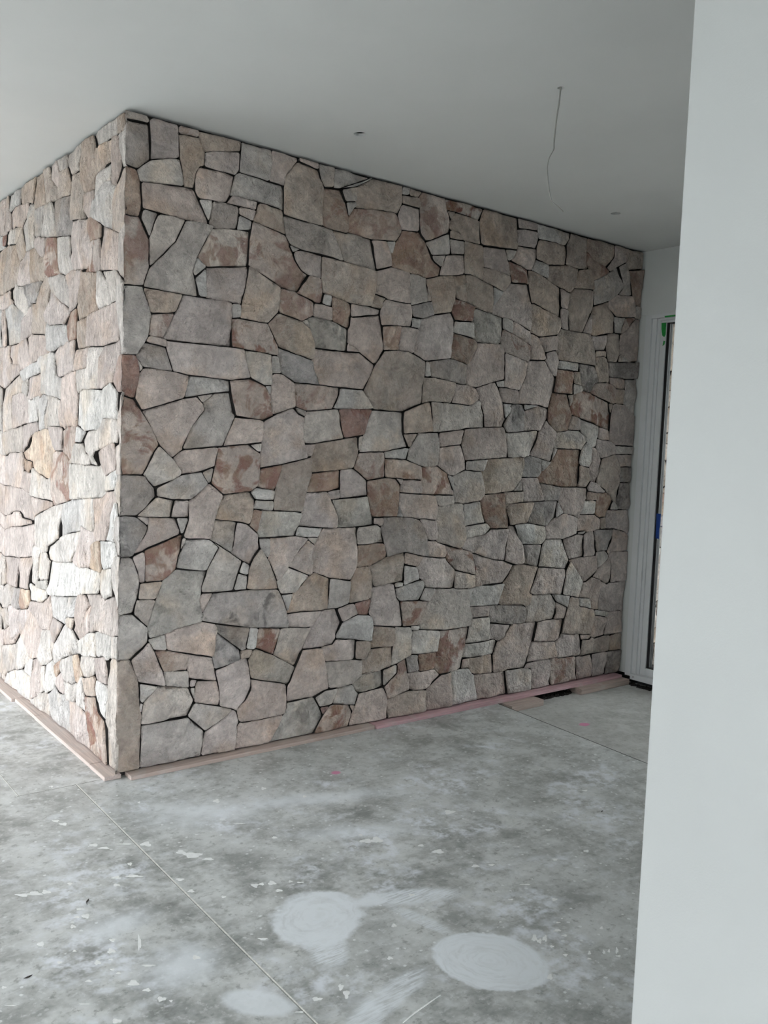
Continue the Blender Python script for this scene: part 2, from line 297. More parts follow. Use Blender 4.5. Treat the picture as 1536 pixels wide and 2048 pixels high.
# stone outlines surveyed on the wall faces: colour class, then corner points in 2 mm units
FRONT = """
g 1,1353 45,1356 48,1357 50,1362 44,1370 3,1370 0,1368
k 23,1262 30,1264 55,1286 51,1351 48,1356 0,1351 0,1264
p 56,1287 111,1301 117,1305 114,1363 111,1370 58,1370 50,1364
w 34,1238 128,1248 126,1272 119,1302 112,1302 54,1285 26,1261
b 1,1167 32,1169 35,1172 38,1182 33,1238 26,1259 20,1262 3,1262 0,1260
p 104,1181 166,1180 187,1182 184,1193 152,1248 128,1248 34,1237 38,1185
t 131,1248 152,1250 155,1281 163,1296 172,1299 174,1327 161,1355 126,1354 114,1351 117,1306
r 115,1353 160,1355 160,1368 156,1370 114,1370
t 174,1329 256,1348 258,1369 255,1370 161,1370 162,1355
p 209,1296 248,1297 256,1308 257,1347 196,1336 175,1329 173,1298
p 163,1230 212,1232 228,1236 239,1255 247,1295 206,1297 163,1296 155,1281 153,1261 154,1244
p 227,1233 298,1232 302,1235 305,1250 302,1252 240,1252
w 187,1187 194,1216 192,1232 165,1229 164,1226
k 199,1176 219,1176 255,1183 258,1197 258,1222 256,1232 218,1234 193,1231 194,1216 188,1184
p 290,1208 295,1209 301,1232 257,1232 259,1215
w 256,1182 288,1186 291,1207 259,1214
g 53,1133 56,1134 63,1161 71,1182 39,1184 35,1166
g 58,1073 67,1080 111,1131 131,1179 100,1182 72,1180 63,1161 54,1129
g 323,1301 329,1301 333,1306 336,1336 335,1370 259,1370 257,1305
g 369,1244 369,1285 365,1298 256,1304 248,1298 239,1255 240,1252 302,1252 357,1248
p 367,1298 369,1299 374,1325 406,1362 405,1370 339,1370 336,1369 332,1302
p 452,1356 463,1356 462,1370 410,1370 407,1369 409,1362
t 458,1230 480,1231 477,1266 479,1318 476,1326 462,1355 407,1362 374,1325 368,1294 370,1238 372,1236 386,1234
g 479,1319 505,1324 506,1368 504,1370 466,1370 464,1369 464,1349
w 506,1323 524,1325 593,1358 611,1369 507,1370 506,1368
w 528,1325 572,1340 620,1370 613,1370 593,1358 529,1328
b 518,1227 548,1226 553,1230 552,1264 543,1296 527,1325 481,1319 477,1297 480,1232 492,1228
w 542,1299 572,1305 574,1340 530,1325
w 551,1268 554,1268 566,1288 573,1293 571,1304 543,1298
y 379,1194 381,1196 368,1245 321,1250 306,1249 295,1208
r 398,1070 411,1069 419,1073 442,1112 425,1119 408,1137 401,1155 391,1169 391,1175 381,1192 358,1198 297,1207 292,1206 285,1164 284,1109 369,1076
g 536,1160 542,1160 541,1166 507,1228 380,1236 371,1234 382,1190 391,1174 397,1170 423,1165 495,1164
g 626,1152 640,1152 643,1154 621,1225 554,1229 548,1226 512,1228 509,1226 544,1160
w 401,1157 419,1167 392,1172 391,1169
p 476,1110 481,1110 483,1112 481,1163 420,1165 405,1161 402,1154 406,1140 425,1119 444,1112
p 644,1155 688,1170 685,1198 679,1206 670,1229 635,1226 623,1223
w 683,1200 688,1201 690,1205 698,1229 695,1233 671,1229
t 574,1292 686,1302 700,1301 712,1328 711,1369 708,1370 624,1370 617,1368 575,1341 573,1328
r 602,1226 629,1225 694,1233 699,1232 712,1250 716,1262 715,1271 700,1298 694,1302 686,1302 622,1297 580,1292 566,1288 552,1264 554,1230
w 713,1350 734,1352 734,1370 712,1370 711,1358
t 736,1352 764,1352 776,1369 737,1370 735,1368
t 713,1328 768,1327 770,1338 767,1349 764,1352 714,1349 712,1346
p 716,1265 741,1266 775,1271 769,1326 712,1326 701,1299
r 794,1251 809,1254 876,1285 881,1304 881,1316 877,1326 864,1343 859,1370 780,1370 776,1369 766,1353 770,1338 771,1292 775,1271 780,1263
s 973,1335 980,1337 994,1364 993,1370 864,1370 861,1369 862,1348 866,1342 900,1342
t 881,1319 894,1341 865,1341
t 925,1274 987,1274 980,1333 969,1336 900,1342 893,1339 881,1319 879,1296 910,1290 915,1287
t 997,1274 1130,1284 1136,1293 1137,1303 1126,1370 995,1370 980,1334 988,1277
y 878,1272 898,1272 921,1273 923,1275 915,1287 910,1290 882,1294 876,1290
g 817,1220 822,1219 887,1231 876,1282 865,1280 800,1250 799,1245
g 889,1232 929,1238 926,1272 878,1271
b 800,1160 808,1159 848,1170 853,1193 833,1202 822,1210 797,1250 785,1258 775,1269 716,1263 712,1250 698,1230 686,1199 688,1171 694,1168 748,1162
g 850,1194 854,1196 864,1226 818,1218 822,1210 830,1204
p 851,1172 901,1179 930,1186 932,1198 928,1236 890,1231 864,1225 854,1194
y 1000,1182 1005,1182 1006,1184 1001,1272 993,1274 928,1274 927,1262 930,1244 928,1228 932,1188 956,1190
p 1109,1209 1111,1211 1101,1243 1094,1253 1084,1278 1016,1274 1002,1271 1004,1231 1007,1218
t 1079,1163 1087,1164 1113,1190 1109,1209 1020,1218 1006,1217 1007,1181
w 1099,1248 1113,1254 1129,1282 1086,1278 1093,1255
p 724,1086 747,1086 751,1088 745,1163 689,1169 644,1153 638,1096 668,1092 681,1087
g 756,1083 805,1097 807,1099 806,1156 804,1159 758,1162 746,1160 750,1096 752,1088
t 808,1099 820,1101 821,1104 807,1140 806,1126
t 838,1070 893,1082 896,1085 909,1117 909,1136 897,1180 850,1171 806,1157 806,1143
y 934,1116 945,1116 950,1120 944,1186 940,1189 901,1179 899,1177 909,1136 909,1123 911,1121
t 1037,1098 1049,1100 1047,1111 1048,1132 1043,1171 972,1188 956,1190 945,1189 944,1177 949,1115 980,1109 987,1105
w 1050,1119 1083,1161 1045,1170
r 910,1064 973,1067 976,1078 976,1094 983,1107 970,1111 910,1121 896,1084
y 657,1061 662,1066 665,1080 674,1089 637,1095 628,1064 632,1062
k 761,1055 794,1054 836,1068 824,1101 811,1099 758,1083 758,1069
p 1196,1068 1199,1070 1202,1087 1199,1140 1181,1191 1177,1196 1114,1190 1085,1162 1048,1116 1049,1101 1054,1097 1128,1088
p 1132,1343 1207,1350 1209,1352 1207,1369 1205,1370 1128,1370 1126,1368
p 1138,1298 1210,1301 1217,1328 1209,1348 1154,1345 1132,1341
w 1217,1329 1336,1331 1348,1350 1352,1369 1209,1370 1208,1368 1209,1351
t 1400,1272 1431,1276 1442,1280 1434,1320 1436,1352 1434,1369 1431,1370 1355,1370 1337,1330 1341,1312 1337,1276 1350,1273
t 1264,1263 1335,1274 1341,1298 1341,1312 1335,1330 1300,1332 1218,1327 1211,1303 1211,1272
p 1174,1236 1191,1237 1195,1239 1211,1274 1209,1300 1140,1297 1111,1252 1112,1250
y 1519,1295 1522,1296 1558,1331 1561,1370 1435,1370 1437,1330 1480,1304
b 1463,1248 1468,1248 1529,1278 1532,1281 1532,1286 1520,1294 1480,1304 1436,1331 1434,1320 1439,1287 1443,1279 1451,1272
p 1534,1286 1543,1286 1573,1304 1624,1328 1629,1338 1634,1370 1562,1370 1558,1331 1523,1296 1524,1292
t 1634,1305 1712,1319 1712,1370 1636,1370 1628,1335 1624,1327
b 1712,1197 1712,1318 1635,1303 1660,1230 1675,1204
r 1115,1191 1172,1197 1181,1194 1182,1201 1174,1236 1108,1250 1101,1249
w 1259,1224 1263,1231 1262,1263 1209,1270 1194,1236
t 1364,1197 1385,1215 1399,1270 1398,1273 1338,1274 1272,1264 1263,1261 1262,1225 1264,1221
t 1387,1215 1470,1220 1465,1245 1449,1276 1442,1279 1400,1270 1386,1219
g 1594,1223 1646,1226 1660,1230 1634,1304 1623,1327 1588,1311 1581,1306 1612,1255 1611,1248 1594,1227
g 1478,1175 1552,1198 1592,1225 1611,1248 1612,1257 1581,1304 1573,1304 1543,1286 1535,1285 1529,1278 1466,1248
t 1318,1121 1321,1120 1323,1123 1320,1206 1256,1225 1190,1237 1177,1235 1181,1191 1197,1144 1209,1147
p 1343,1148 1359,1149 1364,1196 1322,1205 1320,1201 1322,1152 1328,1148
t 1427,1088 1430,1089 1439,1110 1463,1147 1469,1150 1477,1170 1478,1184 1470,1220 1388,1215 1366,1196 1358,1145 1370,1091 1374,1088
p 1595,1155 1642,1158 1681,1163 1682,1176 1678,1201 1661,1228 1611,1224 1589,1224 1554,1201 1551,1194 1551,1184 1554,1177 1585,1157
w 1687,1161 1710,1160 1713,1162 1713,1194 1709,1199 1692,1201 1679,1199 1682,1165
t 1487,1085 1494,1084 1546,1098 1578,1102 1584,1105 1580,1148 1583,1157 1554,1177 1551,1184 1550,1197 1477,1172 1469,1148 1473,1088 1475,1086
w 1585,1104 1612,1105 1634,1157 1605,1154 1587,1156 1581,1153 1580,1148
r 1613,1104 1627,1107 1641,1116 1662,1140 1688,1160 1674,1162 1634,1156 1630,1151
p 1667,1020 1713,1027 1713,1158 1711,1160 1688,1160 1662,1140 1641,1116 1612,1101 1611,1046 1614,1040 1660,1026
t 1235,1056 1256,1057 1314,1068 1324,1072 1335,1094 1323,1119 1209,1147 1200,1142 1199,1135 1202,1087 1199,1067 1205,1061 1212,1062
p 1339,1089 1365,1088 1369,1091 1359,1142 1354,1147 1326,1148 1322,1144 1323,1122 1335,1092
p 1430,1088 1472,1088 1470,1134 1466,1148 1463,1147 1439,1110
w 1127,1052 1130,1056 1127,1088 1095,1093 1088,1092 1090,1061
p 1201,1028 1204,1027 1206,1030 1206,1051 1204,1061 1200,1066 1129,1088 1129,1050
r 1196,978 1202,986 1204,1026 1126,1052 1094,1060 1090,1059 1085,1024 1087,1019 1096,1014 1102,998
p 1267,1013 1311,1024 1319,1022 1321,1068 1243,1055
p 1202,986 1263,990 1271,996 1265,1016 1240,1055 1212,1062 1205,1059 1206,1030
p 1490,1040 1542,1046 1543,1094 1494,1084 1474,1085 1475,1074
t 1494,1019 1502,1022 1533,1027 1545,1024 1546,1027 1544,1042 1538,1045 1493,1039 1491,1027
t 1555,1011 1598,1014 1603,1017 1613,1039 1611,1046 1611,1103 1584,1104 1544,1096 1543,1044 1547,1023
r 1,1028 45,1032 57,1070 54,1129 33,1169 3,1166 0,1164
g 131,1026 162,1026 166,1027 161,1051 152,1076 153,1082 160,1106 182,1152 197,1176 196,1179 173,1182 132,1178 111,1131 57,1069 46,1035 47,1030
w 157,1067 184,1091 163,1107 159,1104 153,1082 152,1076
w 167,1026 183,1026 186,1028 183,1089 158,1063
s 185,1091 282,1107 285,1114 287,1184 262,1183 195,1174 163,1110 164,1107
p 272,1023 280,1066 284,1107 186,1090 184,1051 187,1026
w 248,990 270,994 272,1009 270,1024 248,1022
g 1,888 32,890 56,930 62,974 43,1030 10,1028 0,1025
t 61,978 98,982 117,987 129,1015 131,1026 46,1029 51,1006
r 86,929 91,933 113,980 112,985 62,976 57,934 63,931
p 97,927 246,927 248,930 247,1022 232,1026 134,1026 122,995 115,984 89,932 90,928
r 353,920 368,920 368,940 339,989 266,992 250,990 248,988 248,930 249,927
p 92,912 96,912 98,914 96,926 93,928 58,932 50,920 60,916
k 103,863 111,862 114,865 97,911 50,917 31,888 35,879 47,866
p 224,855 250,854 296,863 279,925 261,926 99,926 96,925 99,908 114,865 117,862 146,858
R 23,801 30,802 38,838 39,851 32,883 27,889 3,888 0,885 0,810 6,805
w 38,854 47,865 32,882
p 44,777 141,808 148,835 151,857 116,862 56,866 47,863 39,850 29,801
w 142,809 206,823 247,829 249,832 246,853 220,856 153,857 150,852
g 182,800 209,822 169,815
t 316,990 341,990 368,1019 372,1048 371,1074 293,1107 285,1108 278,1046 272,1020 270,993
w 335,849 351,850 354,853 352,920 320,924 281,924 289,884 298,863
t 583,1062 626,1063 638,1100 642,1150 555,1159 482,1163 482,1107 488,1078 566,1063
r 470,1052 484,1053 488,1076 482,1107 473,1111 444,1112 419,1073 412,1067
r 425,1005 431,1005 459,1020 464,1053 415,1064 408,1069 373,1074 370,1018
w 500,1049 513,1050 512,1071 507,1075 491,1076 488,1074 484,1053
b 560,1004 564,1005 566,1009 567,1045 565,1061 560,1064 515,1073 513,1069 515,1014
p 505,1014 514,1015 513,1047 484,1051 464,1051 460,1038 461,1020
p 571,1031 655,1047 657,1060 627,1063 567,1063 566,1060 567,1036
y 458,918 464,920 466,938 466,949 462,963 451,989 428,1004 368,1017 341,989 370,940
w 450,990 446,1012 430,1005 430,1003
n 467,947 558,948 561,968 560,1002 513,1014 470,1020 458,1019 448,1014 446,1011 452,987
p 647,926 654,928 675,962 666,1018 657,1045 654,1046 573,1030 568,1032 566,1009 561,1000 562,968 598,953
p 560,947 599,950 562,968 560,962
k 472,861 479,860 481,863 468,893 463,917 368,939 368,919 379,880 417,862
w 355,878 379,880 368,918 356,919 352,917 352,885
p 544,860 613,860 646,915 647,924 600,949 562,946 468,946 464,919 465,903 482,862
p 364,785 416,804 418,808 415,861 380,879 363,879 354,874 352,828 359,788
w 350,830 352,832 354,848 351,850 340,849 339,847
r 451,798 527,807 543,841 544,858 540,860 417,862 416,854 419,807
w 540,807 626,812 642,814 645,817 612,859 548,859 544,856 543,841 530,810 531,808
k 445,785 449,786 450,799 423,805 418,804 426,792
p 665,1022 759,1030 761,1045 756,1084 751,1088 747,1086 726,1086 676,1088 671,1085 665,1080 657,1057 657,1046
w 761,1028 785,1028 793,1053 760,1053 761,1034 758,1030
r 676,962 719,966 725,1026 714,1027 667,1020
p 766,963 770,965 784,1025 758,1028 728,1027 724,1020 720,967 723,966 753,967
p 809,948 819,948 900,962 903,965 909,1062 895,1082 840,1069 796,1055 793,1052 786,1030 770,963
w 973,1023 976,1023 978,1026 976,1060 973,1065 909,1061 908,1036 910,1032
n 994,1014 1070,1016 1085,1019 1090,1059 1087,1092 990,1105 981,1103 976,1094 974,1067 976,1060 978,1026 979,1022
b 962,951 967,956 985,989 991,1002 992,1014 976,1022 908,1032 903,964 910,961
p 996,891 1063,912 1106,922 1102,997 1095,1015 1085,1019 994,1013 979,977 962,950 962,932 964,896
t 743,812 808,837 812,905 811,946 785,957 753,967 712,966 676,960 648,923 614,857 647,813
w 812,908 822,907 835,910 824,942 819,948 813,947 812,944
k 946,897 960,897 963,900 962,949 959,952 897,962 822,947 833,914 837,909
t 809,837 831,844 907,844 920,878 922,898 916,901 846,908 814,906 810,883
p 964,842 976,842 1007,860 1009,869 997,890 962,897 924,898 910,845
p 1033,786 1108,789 1111,800 1120,813 1116,817 1106,852 1090,890 1072,912 1063,912 998,891 1009,869 1008,861 1015,855 1029,822
w 1082,900 1105,900 1103,920 1075,914 1075,911
p 1123,857 1166,857 1172,894 1166,897 1119,900 1086,899 1102,859
p 1169,896 1175,898 1195,932 1196,977 1191,980 1104,997 1102,990 1106,961 1107,924 1104,910 1106,901
t 1466,995 1496,994 1498,997 1489,1046 1471,1088 1335,1090 1322,1070 1319,1034 1320,1022 1330,1004 1336,997
p 1315,947 1321,948 1336,994 1321,1019 1311,1024 1269,1012 1272,997 1267,991 1268,988 1304,951
w 1345,971 1425,972 1427,973 1426,988 1422,996 1341,997 1337,995 1330,974 1332,972
p 1286,854 1295,854 1298,857 1311,901 1319,944 1304,951 1267,989 1202,984 1197,974 1195,932 1172,895 1166,860 1170,858 1256,859
b 1339,900 1398,901 1398,930 1400,934 1398,969 1329,970 1319,947 1311,904 1314,901
y 1428,929 1432,932 1427,971 1399,969 1400,938 1402,932
k 1474,911 1482,911 1501,940 1519,945 1499,992 1496,994 1427,995 1428,960 1433,929 1443,916
t 1520,945 1557,948 1569,946 1572,949 1565,988 1558,1005 1548,1022 1534,1027 1499,1022 1496,1016 1499,990 1516,948
w 1603,1015 1659,1020 1663,1023 1652,1029 1616,1039 1610,1035
k 1653,965 1712,971 1713,1022 1711,1025 1672,1020 1664,1021 1617,1015 1562,1012 1556,1009 1571,967
p 1607,933 1634,932 1652,935 1652,965 1612,967 1571,966 1573,946
g 1711,851 1713,853 1713,968 1709,970 1655,965 1648,916 1647,885
r 1589,884 1598,883 1603,886 1604,913 1607,932 1575,945 1563,948 1526,946 1502,941 1483,912 1484,909 1494,907
w 1401,899 1438,912 1441,918 1432,929 1400,933 1398,920
b 1334,785 1386,790 1391,794 1392,816 1399,836 1395,842 1393,862 1390,866 1377,899 1314,901 1310,899 1295,853 1293,820 1299,811
t 1391,864 1394,866 1400,879 1401,897 1399,900 1379,898
r 1580,797 1584,802 1584,850 1579,859 1574,887 1482,910 1449,916 1406,902 1402,897 1400,879 1394,864 1395,842 1399,837 1410,838 1440,832 1574,801
t 1621,885 1644,885 1647,886 1650,922 1648,934 1611,932 1606,929 1603,888
p 1712,752 1712,850 1648,884 1605,886 1592,882 1584,853 1582,836 1582,792 1587,767 1617,754 1707,754
t 1583,854 1591,881 1589,884 1580,885 1575,883 1574,879 1579,859
k 1127,774 1197,782 1194,829 1188,856 1170,858 1142,855 1136,831 1122,817 1110,796 1112,790
w 1119,815 1136,831 1140,845 1135,849 1140,853 1140,856 1105,856 1116,817
p 1200,782 1251,786 1258,783 1264,787 1294,822 1295,852 1251,859 1194,840 1197,793
w 1193,841 1247,858 1190,858 1189,855
p 1442,792 1446,800 1449,822 1448,829 1410,838 1399,835 1392,816 1393,794 1434,794
w 1508,744 1525,747 1526,768 1532,777 1530,810 1450,828 1445,794 1446,790 1470,772 1474,761 1496,747
p 1568,768 1585,769 1581,796 1574,801 1532,809 1532,777 1533,772 1545,769
w 1450,734 1452,734 1458,746 1473,763 1471,771 1462,779 1439,793 1394,793 1386,790 1341,786 1335,783 1330,774 1326,748 1328,738 1335,736 1445,736
w 1712,723 1713,748 1709,753 1615,753 1621,731 1625,726 1704,727
r 14,642 51,643 76,693 86,707 47,774 30,799 2,806 0,646 2,643
p 116,680 139,698 139,704 157,747 187,786 184,797 169,813 139,807 47,776 87,706
g 140,699 233,708 262,775 248,828 214,824 184,802 183,799 187,786 157,747 139,704
r 334,770 363,783 358,790 353,826 339,847 298,862 247,854 249,826 262,777
p 235,708 330,720 333,733 334,768 321,772 263,774 244,735
w 77,617 119,633 135,642 136,646 136,653 120,676 87,704 83,703 76,693 51,643
p 137,645 166,648 213,664 221,705 212,706 143,698 131,692 118,678 136,653
r 236,602 306,608 323,619 328,626 330,640 329,696 323,698 297,715 223,706 206,626
w 323,698 331,699 331,719 301,714
k 16,557 38,557 79,597 77,615 52,641 10,643 0,641 0,560 2,558
g 116,591 160,591 181,606 198,622 199,627 182,651 137,644 79,615 82,597
w 200,626 206,629 211,662 184,650
p 202,503 208,504 217,541 237,598 234,604 205,626 198,623 172,598 155,589 154,548 143,513 146,507 156,505
g 106,552 115,553 121,589 82,597 41,558 42,556 54,554
p 116,552 154,552 154,590 122,590 116,558
t 302,533 307,536 319,588 305,608 238,600 222,553 221,546 288,538
p 61,536 64,544 64,554 39,556 41,552
w 137,516 143,519 154,545 153,551 130,552 127,549
p 332,662 382,670 456,688 444,732 448,779 446,784 430,789 414,804 368,786 336,769 333,760 330,694 330,666
g 448,722 471,721 564,737 540,807 531,808 453,798 448,783 444,751 444,732
R 566,738 621,749 647,809 647,813 632,814 552,810 542,807 544,796
p 457,690 470,692 479,720 477,722 447,719
t 469,652 585,664 592,667 607,705 604,744 480,723 468,686
w 607,707 612,712 618,747 605,743
r 369,609 375,620 387,667 386,671 339,662 331,659 328,630 324,617
t 430,560 444,559 447,562 453,598 468,649 467,690 387,670 370,607 368,564
w 344,588 368,588 370,606 367,611 321,617 306,607 320,590
w 361,563 367,564 369,578 367,587 322,589 319,587 315,571 317,568
b 325,513 328,520 336,562 334,565 318,568 314,566 307,536 304,531
n 332,501 427,503 433,521 439,527 447,557 426,560 338,565 327,514
b 456,606 518,608 553,615 555,619 553,659 548,661 470,651
p 556,591 640,597 642,600 639,634 592,665 556,661 554,658
r 637,636 693,643 692,688 687,708 629,706 605,703 593,665
p 524,519 545,519 548,522 549,534 547,548 517,608 455,605 440,525
p 527,588 554,590 554,613 519,608 518,602
n 550,519 600,519 659,524 658,544 654,550 641,596 528,588 547,548
w 495,497 508,518 506,520 437,525 433,521 429,505 432,502 454,499
g 614,474 694,477 696,479 685,515 670,524 613,519 610,503
g 609,705 688,709 762,722 763,726 746,760 743,811 648,811 619,746 612,712
b 659,543 734,543 742,577 747,622 729,641 696,643 640,636 642,594 654,550
p 683,518 692,525 692,542 658,542 660,524 674,524
t 747,756 851,765 835,843 827,843 745,813 744,788
g 853,764 867,765 872,768 882,832 883,842 880,844 838,844 836,842
g 871,765 945,774 964,780 1030,784 1032,787 1030,817 1015,855 1006,860 972,841 886,845 883,841
p 971,692 1133,704 1135,707 1122,775 1118,785 1110,790 1035,786 958,777 949,734 959,708
t 766,722 772,724 794,759 748,756
g 823,672 862,674 869,679 873,700 873,738 870,764 797,761 766,718 760,690 799,677
p 874,726 947,735 955,773 951,775 873,764 872,744
p 920,650 932,650 973,667 971,691 959,708 947,734 885,727 873,724 873,700 869,678 905,654
w 691,692 757,691 766,720 756,721 690,709 688,707
r 785,638 815,638 814,670 812,674 756,691 694,691 692,689 693,654 696,643
r 827,599 927,598 930,600 930,606 923,614 907,647 906,654 899,659 868,676 818,673 814,670 814,655 818,601
w 928,609 930,612 928,647 908,653 907,647
w 1035,663 1042,671 1052,695 1051,698 980,692 971,690 975,666
g 969,572 1036,582 1041,592 1047,596 1048,607 1035,663 974,666 930,649 930,602 937,579 942,576 960,576
y 1049,599 1094,601 1161,609 1191,645 1204,690 1202,706 1185,708 1136,704 1053,697 1036,661
p 745,626 748,626 754,639 730,642
p 787,602 818,602 819,614 815,636 782,639 754,637 748,626 745,605
p 866,531 873,531 874,534 876,571 864,598 748,604 744,602 744,568 761,540 795,538 810,534 826,535
k 745,542 756,541 758,543 741,573 735,546 737,543
g 877,569 887,568 937,575 932,597 867,598 866,594
g 955,452 960,451 972,456 983,474 985,483 974,528 969,572 960,576 940,576 876,567 874,523 879,492 876,475 883,470
w 979,510 993,514 1061,519 1048,544 1037,581 971,572 974,528
w 985,478 1054,486 1073,500 1075,507 1060,519 983,512 980,507
b 1139,501 1149,500 1153,503 1154,523 1135,572 1130,602 1116,604 1052,598 1041,592 1038,580 1048,544 1064,517 1075,507 1075,503
t 1136,570 1143,572 1207,575 1209,578 1202,606 1199,608 1132,606 1130,603
k 842,434 847,433 849,436 841,481 821,524 814,532 795,538 780,540 741,542 694,542 692,525 686,518 686,513 708,440 711,439 766,450
p 859,476 874,477 878,483 879,492 874,530 826,535 814,534 821,524 840,481
p 892,428 908,427 914,431 915,442 911,462 883,470 873,477 861,475 841,479 850,432
p 1133,408 1141,408 1145,413 1144,457 1150,496 1149,500 1075,501 1054,486 988,479 971,455 975,448 1066,421 1107,411
w 1162,609 1199,609 1191,642 1188,642 1182,635
p 1315,696 1320,700 1328,765 1334,784 1292,819 1256,780 1252,764 1228,716 1230,712 1238,710
w 1136,705 1155,704 1185,708 1204,705 1212,709 1225,710 1228,713 1228,719 1252,764 1256,783 1251,786 1129,774 1123,775 1122,769
w 1321,701 1343,735 1329,738 1325,735
b 1369,621 1448,621 1449,684 1452,690 1448,703 1451,728 1449,734 1445,736 1345,735 1314,691 1264,649 1274,633
w 1282,665 1309,687 1315,693 1314,696 1267,705
k 1192,648 1262,649 1269,652 1281,665 1266,706 1232,712 1205,706 1204,690
W 1493,683 1503,698 1503,722 1507,744 1478,759 1472,759 1458,746 1451,732 1448,710 1448,699 1452,691 1460,686
p 1549,710 1620,728 1613,756 1584,768 1545,769 1532,773 1527,771 1526,744
p 1529,635 1533,635 1536,643 1550,706 1528,742 1522,745 1512,745 1508,743 1504,738 1503,698 1496,686 1496,676 1504,641
t 1463,620 1489,620 1503,642 1494,682 1464,685 1453,689 1449,684 1449,624 1451,621
t 1640,566 1644,567 1646,571 1644,582 1649,635 1649,689 1620,722 1614,726 1552,710 1533,632 1582,612 1588,605 1607,597
p 1651,686 1711,688 1713,691 1712,722 1704,727 1628,726 1619,728 1618,725 1623,717
k 1712,630 1712,687 1658,686 1651,684 1650,637 1703,636
k 1678,548 1707,547 1713,550 1713,626 1706,635 1653,636 1649,633 1644,582 1646,571 1642,563 1650,549
p 1210,576 1242,576 1293,580 1294,584 1271,635 1263,648 1232,649 1192,647
k 1295,579 1357,580 1361,586 1369,620 1273,633
p 1459,525 1463,526 1469,539 1480,576 1492,585 1492,612 1490,618 1460,620 1371,620 1359,580 1384,542 1440,532
p 1539,603 1578,602 1584,605 1585,609 1529,635 1505,640 1491,622 1490,617 1494,609
p 1523,579 1539,580 1538,603 1493,608 1490,581
b 1558,524 1581,526 1592,524 1600,545 1606,550 1624,580 1609,596 1586,605 1578,602 1540,603 1537,536
W 1469,536 1535,536 1538,540 1537,577 1520,580 1483,579
w 1607,549 1646,548 1648,551 1641,565 1623,578
p 1711,467 1713,469 1712,548 1606,548 1600,546 1592,522 1594,488 1644,486 1694,476
p 1499,480 1560,487 1562,490 1561,521 1536,535 1467,535 1460,522 1460,484 1463,483 1494,484
t 1562,488 1592,488 1593,502 1590,523 1584,526 1563,523
t 1156,510 1228,515 1247,551 1255,575 1248,577 1139,572 1137,568 1138,562 1152,528
k 1303,504 1313,504 1350,529 1358,579 1310,580 1256,576 1230,515
w 1351,528 1384,542 1359,576 1356,572
p 1388,462 1459,476 1460,522 1458,526 1440,532 1387,542 1346,527 1312,503 1315,464
W 1268,450 1295,450 1311,463 1314,478 1312,498 1309,503 1236,514 1188,513 1174,510 1213,453
p 1184,395 1212,394 1219,396 1223,401 1215,446 1174,508 1156,509 1151,500 1146,469 1145,413 1142,408
k 1283,384 1287,390 1295,449 1215,453 1224,404 1220,395
w 1411,369 1414,370 1429,395 1391,460 1384,463 1312,464 1297,451 1286,383
p 1429,398 1478,402 1490,404 1492,414 1484,472 1458,475 1392,462 1393,456
w 1484,473 1497,480 1495,484 1460,481 1461,475
p 1492,402 1545,404 1553,408 1555,415 1530,485 1498,480 1485,472 1492,414 1490,405
k 1556,416 1614,417 1631,472 1632,486 1552,487 1532,485 1551,422
p 1620,405 1632,412 1712,413 1713,464 1694,476 1644,486 1635,485 1616,420 1612,414
p 1502,323 1516,323 1540,338 1562,360 1554,403 1549,405 1494,402 1484,403 1430,396 1431,391
w 1564,362 1615,388 1621,398 1620,405 1605,417 1563,417 1554,414 1552,406 1555,402
p 1610,309 1628,312 1635,325 1629,388 1623,399 1612,386 1566,364 1541,339 1543,336 1577,327
p 1633,312 1712,315 1712,412 1650,414 1632,412 1623,407 1622,401 1629,388 1635,332
k 4,471 26,471 32,473 62,525 62,535 37,555 12,558 0,556 0,477
p 34,476 54,481 64,488 135,515 135,523 126,551 65,554 62,525
r 58,416 98,417 129,439 135,469 139,477 143,516 57,484 55,479
p 46,416 54,415 57,418 57,468 55,479 51,481 29,471 41,440
g 1,348 33,352 42,384 46,413 44,428 31,467 26,471 6,471 1,473 0,471
w 193,432 203,433 228,484 208,501 198,503 152,504 135,469 131,441
w 139,481 152,505 145,509 141,503
w 215,383 269,383 288,445 287,451 217,495 218,492 228,484 227,479 203,434 190,394 192,384
g 260,470 264,474 273,538 266,541 220,545 207,502
p 308,441 312,442 321,459 335,477 330,505 327,511 299,534 275,539 272,530 262,468 286,452
w 299,417 306,418 310,439 290,450 281,423
w 271,383 303,383 305,415 284,421 280,420
t 73,378 81,378 86,381 96,410 96,416 50,415 46,413 43,381
g 64,321 67,323 71,335 84,376 69,379 42,380 40,378 34,350
n 70,294 102,300 143,312 190,320 195,336 190,342 183,368 190,383 192,399 202,431 130,439 99,418 65,321
p 194,339 205,356 215,380 214,383 191,383 185,375 183,367 190,342
k 416,284 418,291 410,330 398,360 387,378 318,382 217,381 196,339 192,324 194,320 229,311 306,295
p 220,236 224,238 228,286 231,294 231,302 227,311 191,320 143,312 106,301 112,263
g 30,252 68,287 66,316 64,320 32,350 9,351 2,348 0,344 0,258 5,253
g 107,264 111,268 106,299 100,300 70,293 69,288 82,268
r 161,213 162,228 159,250 111,264 85,266 103,218
k 292,243 307,244 306,252 315,291 314,294 230,309 233,289
w 323,242 331,246 338,290 318,294 315,292 306,249 308,245
k 228,206 290,221 292,223 289,245 232,290 228,286 222,232
t 293,222 314,223 322,237 321,243 309,244 292,242 291,229
r 379,222 383,224 395,285 339,291 331,244
y 376,378 388,379 383,399 359,447 339,475 335,476 319,456 310,438 306,423 304,384 324,380
w 356,452 362,463 361,498 357,500 333,500 336,478
p 383,399 387,400 414,430 434,460 465,492 465,496 430,503 361,500 362,463 357,451
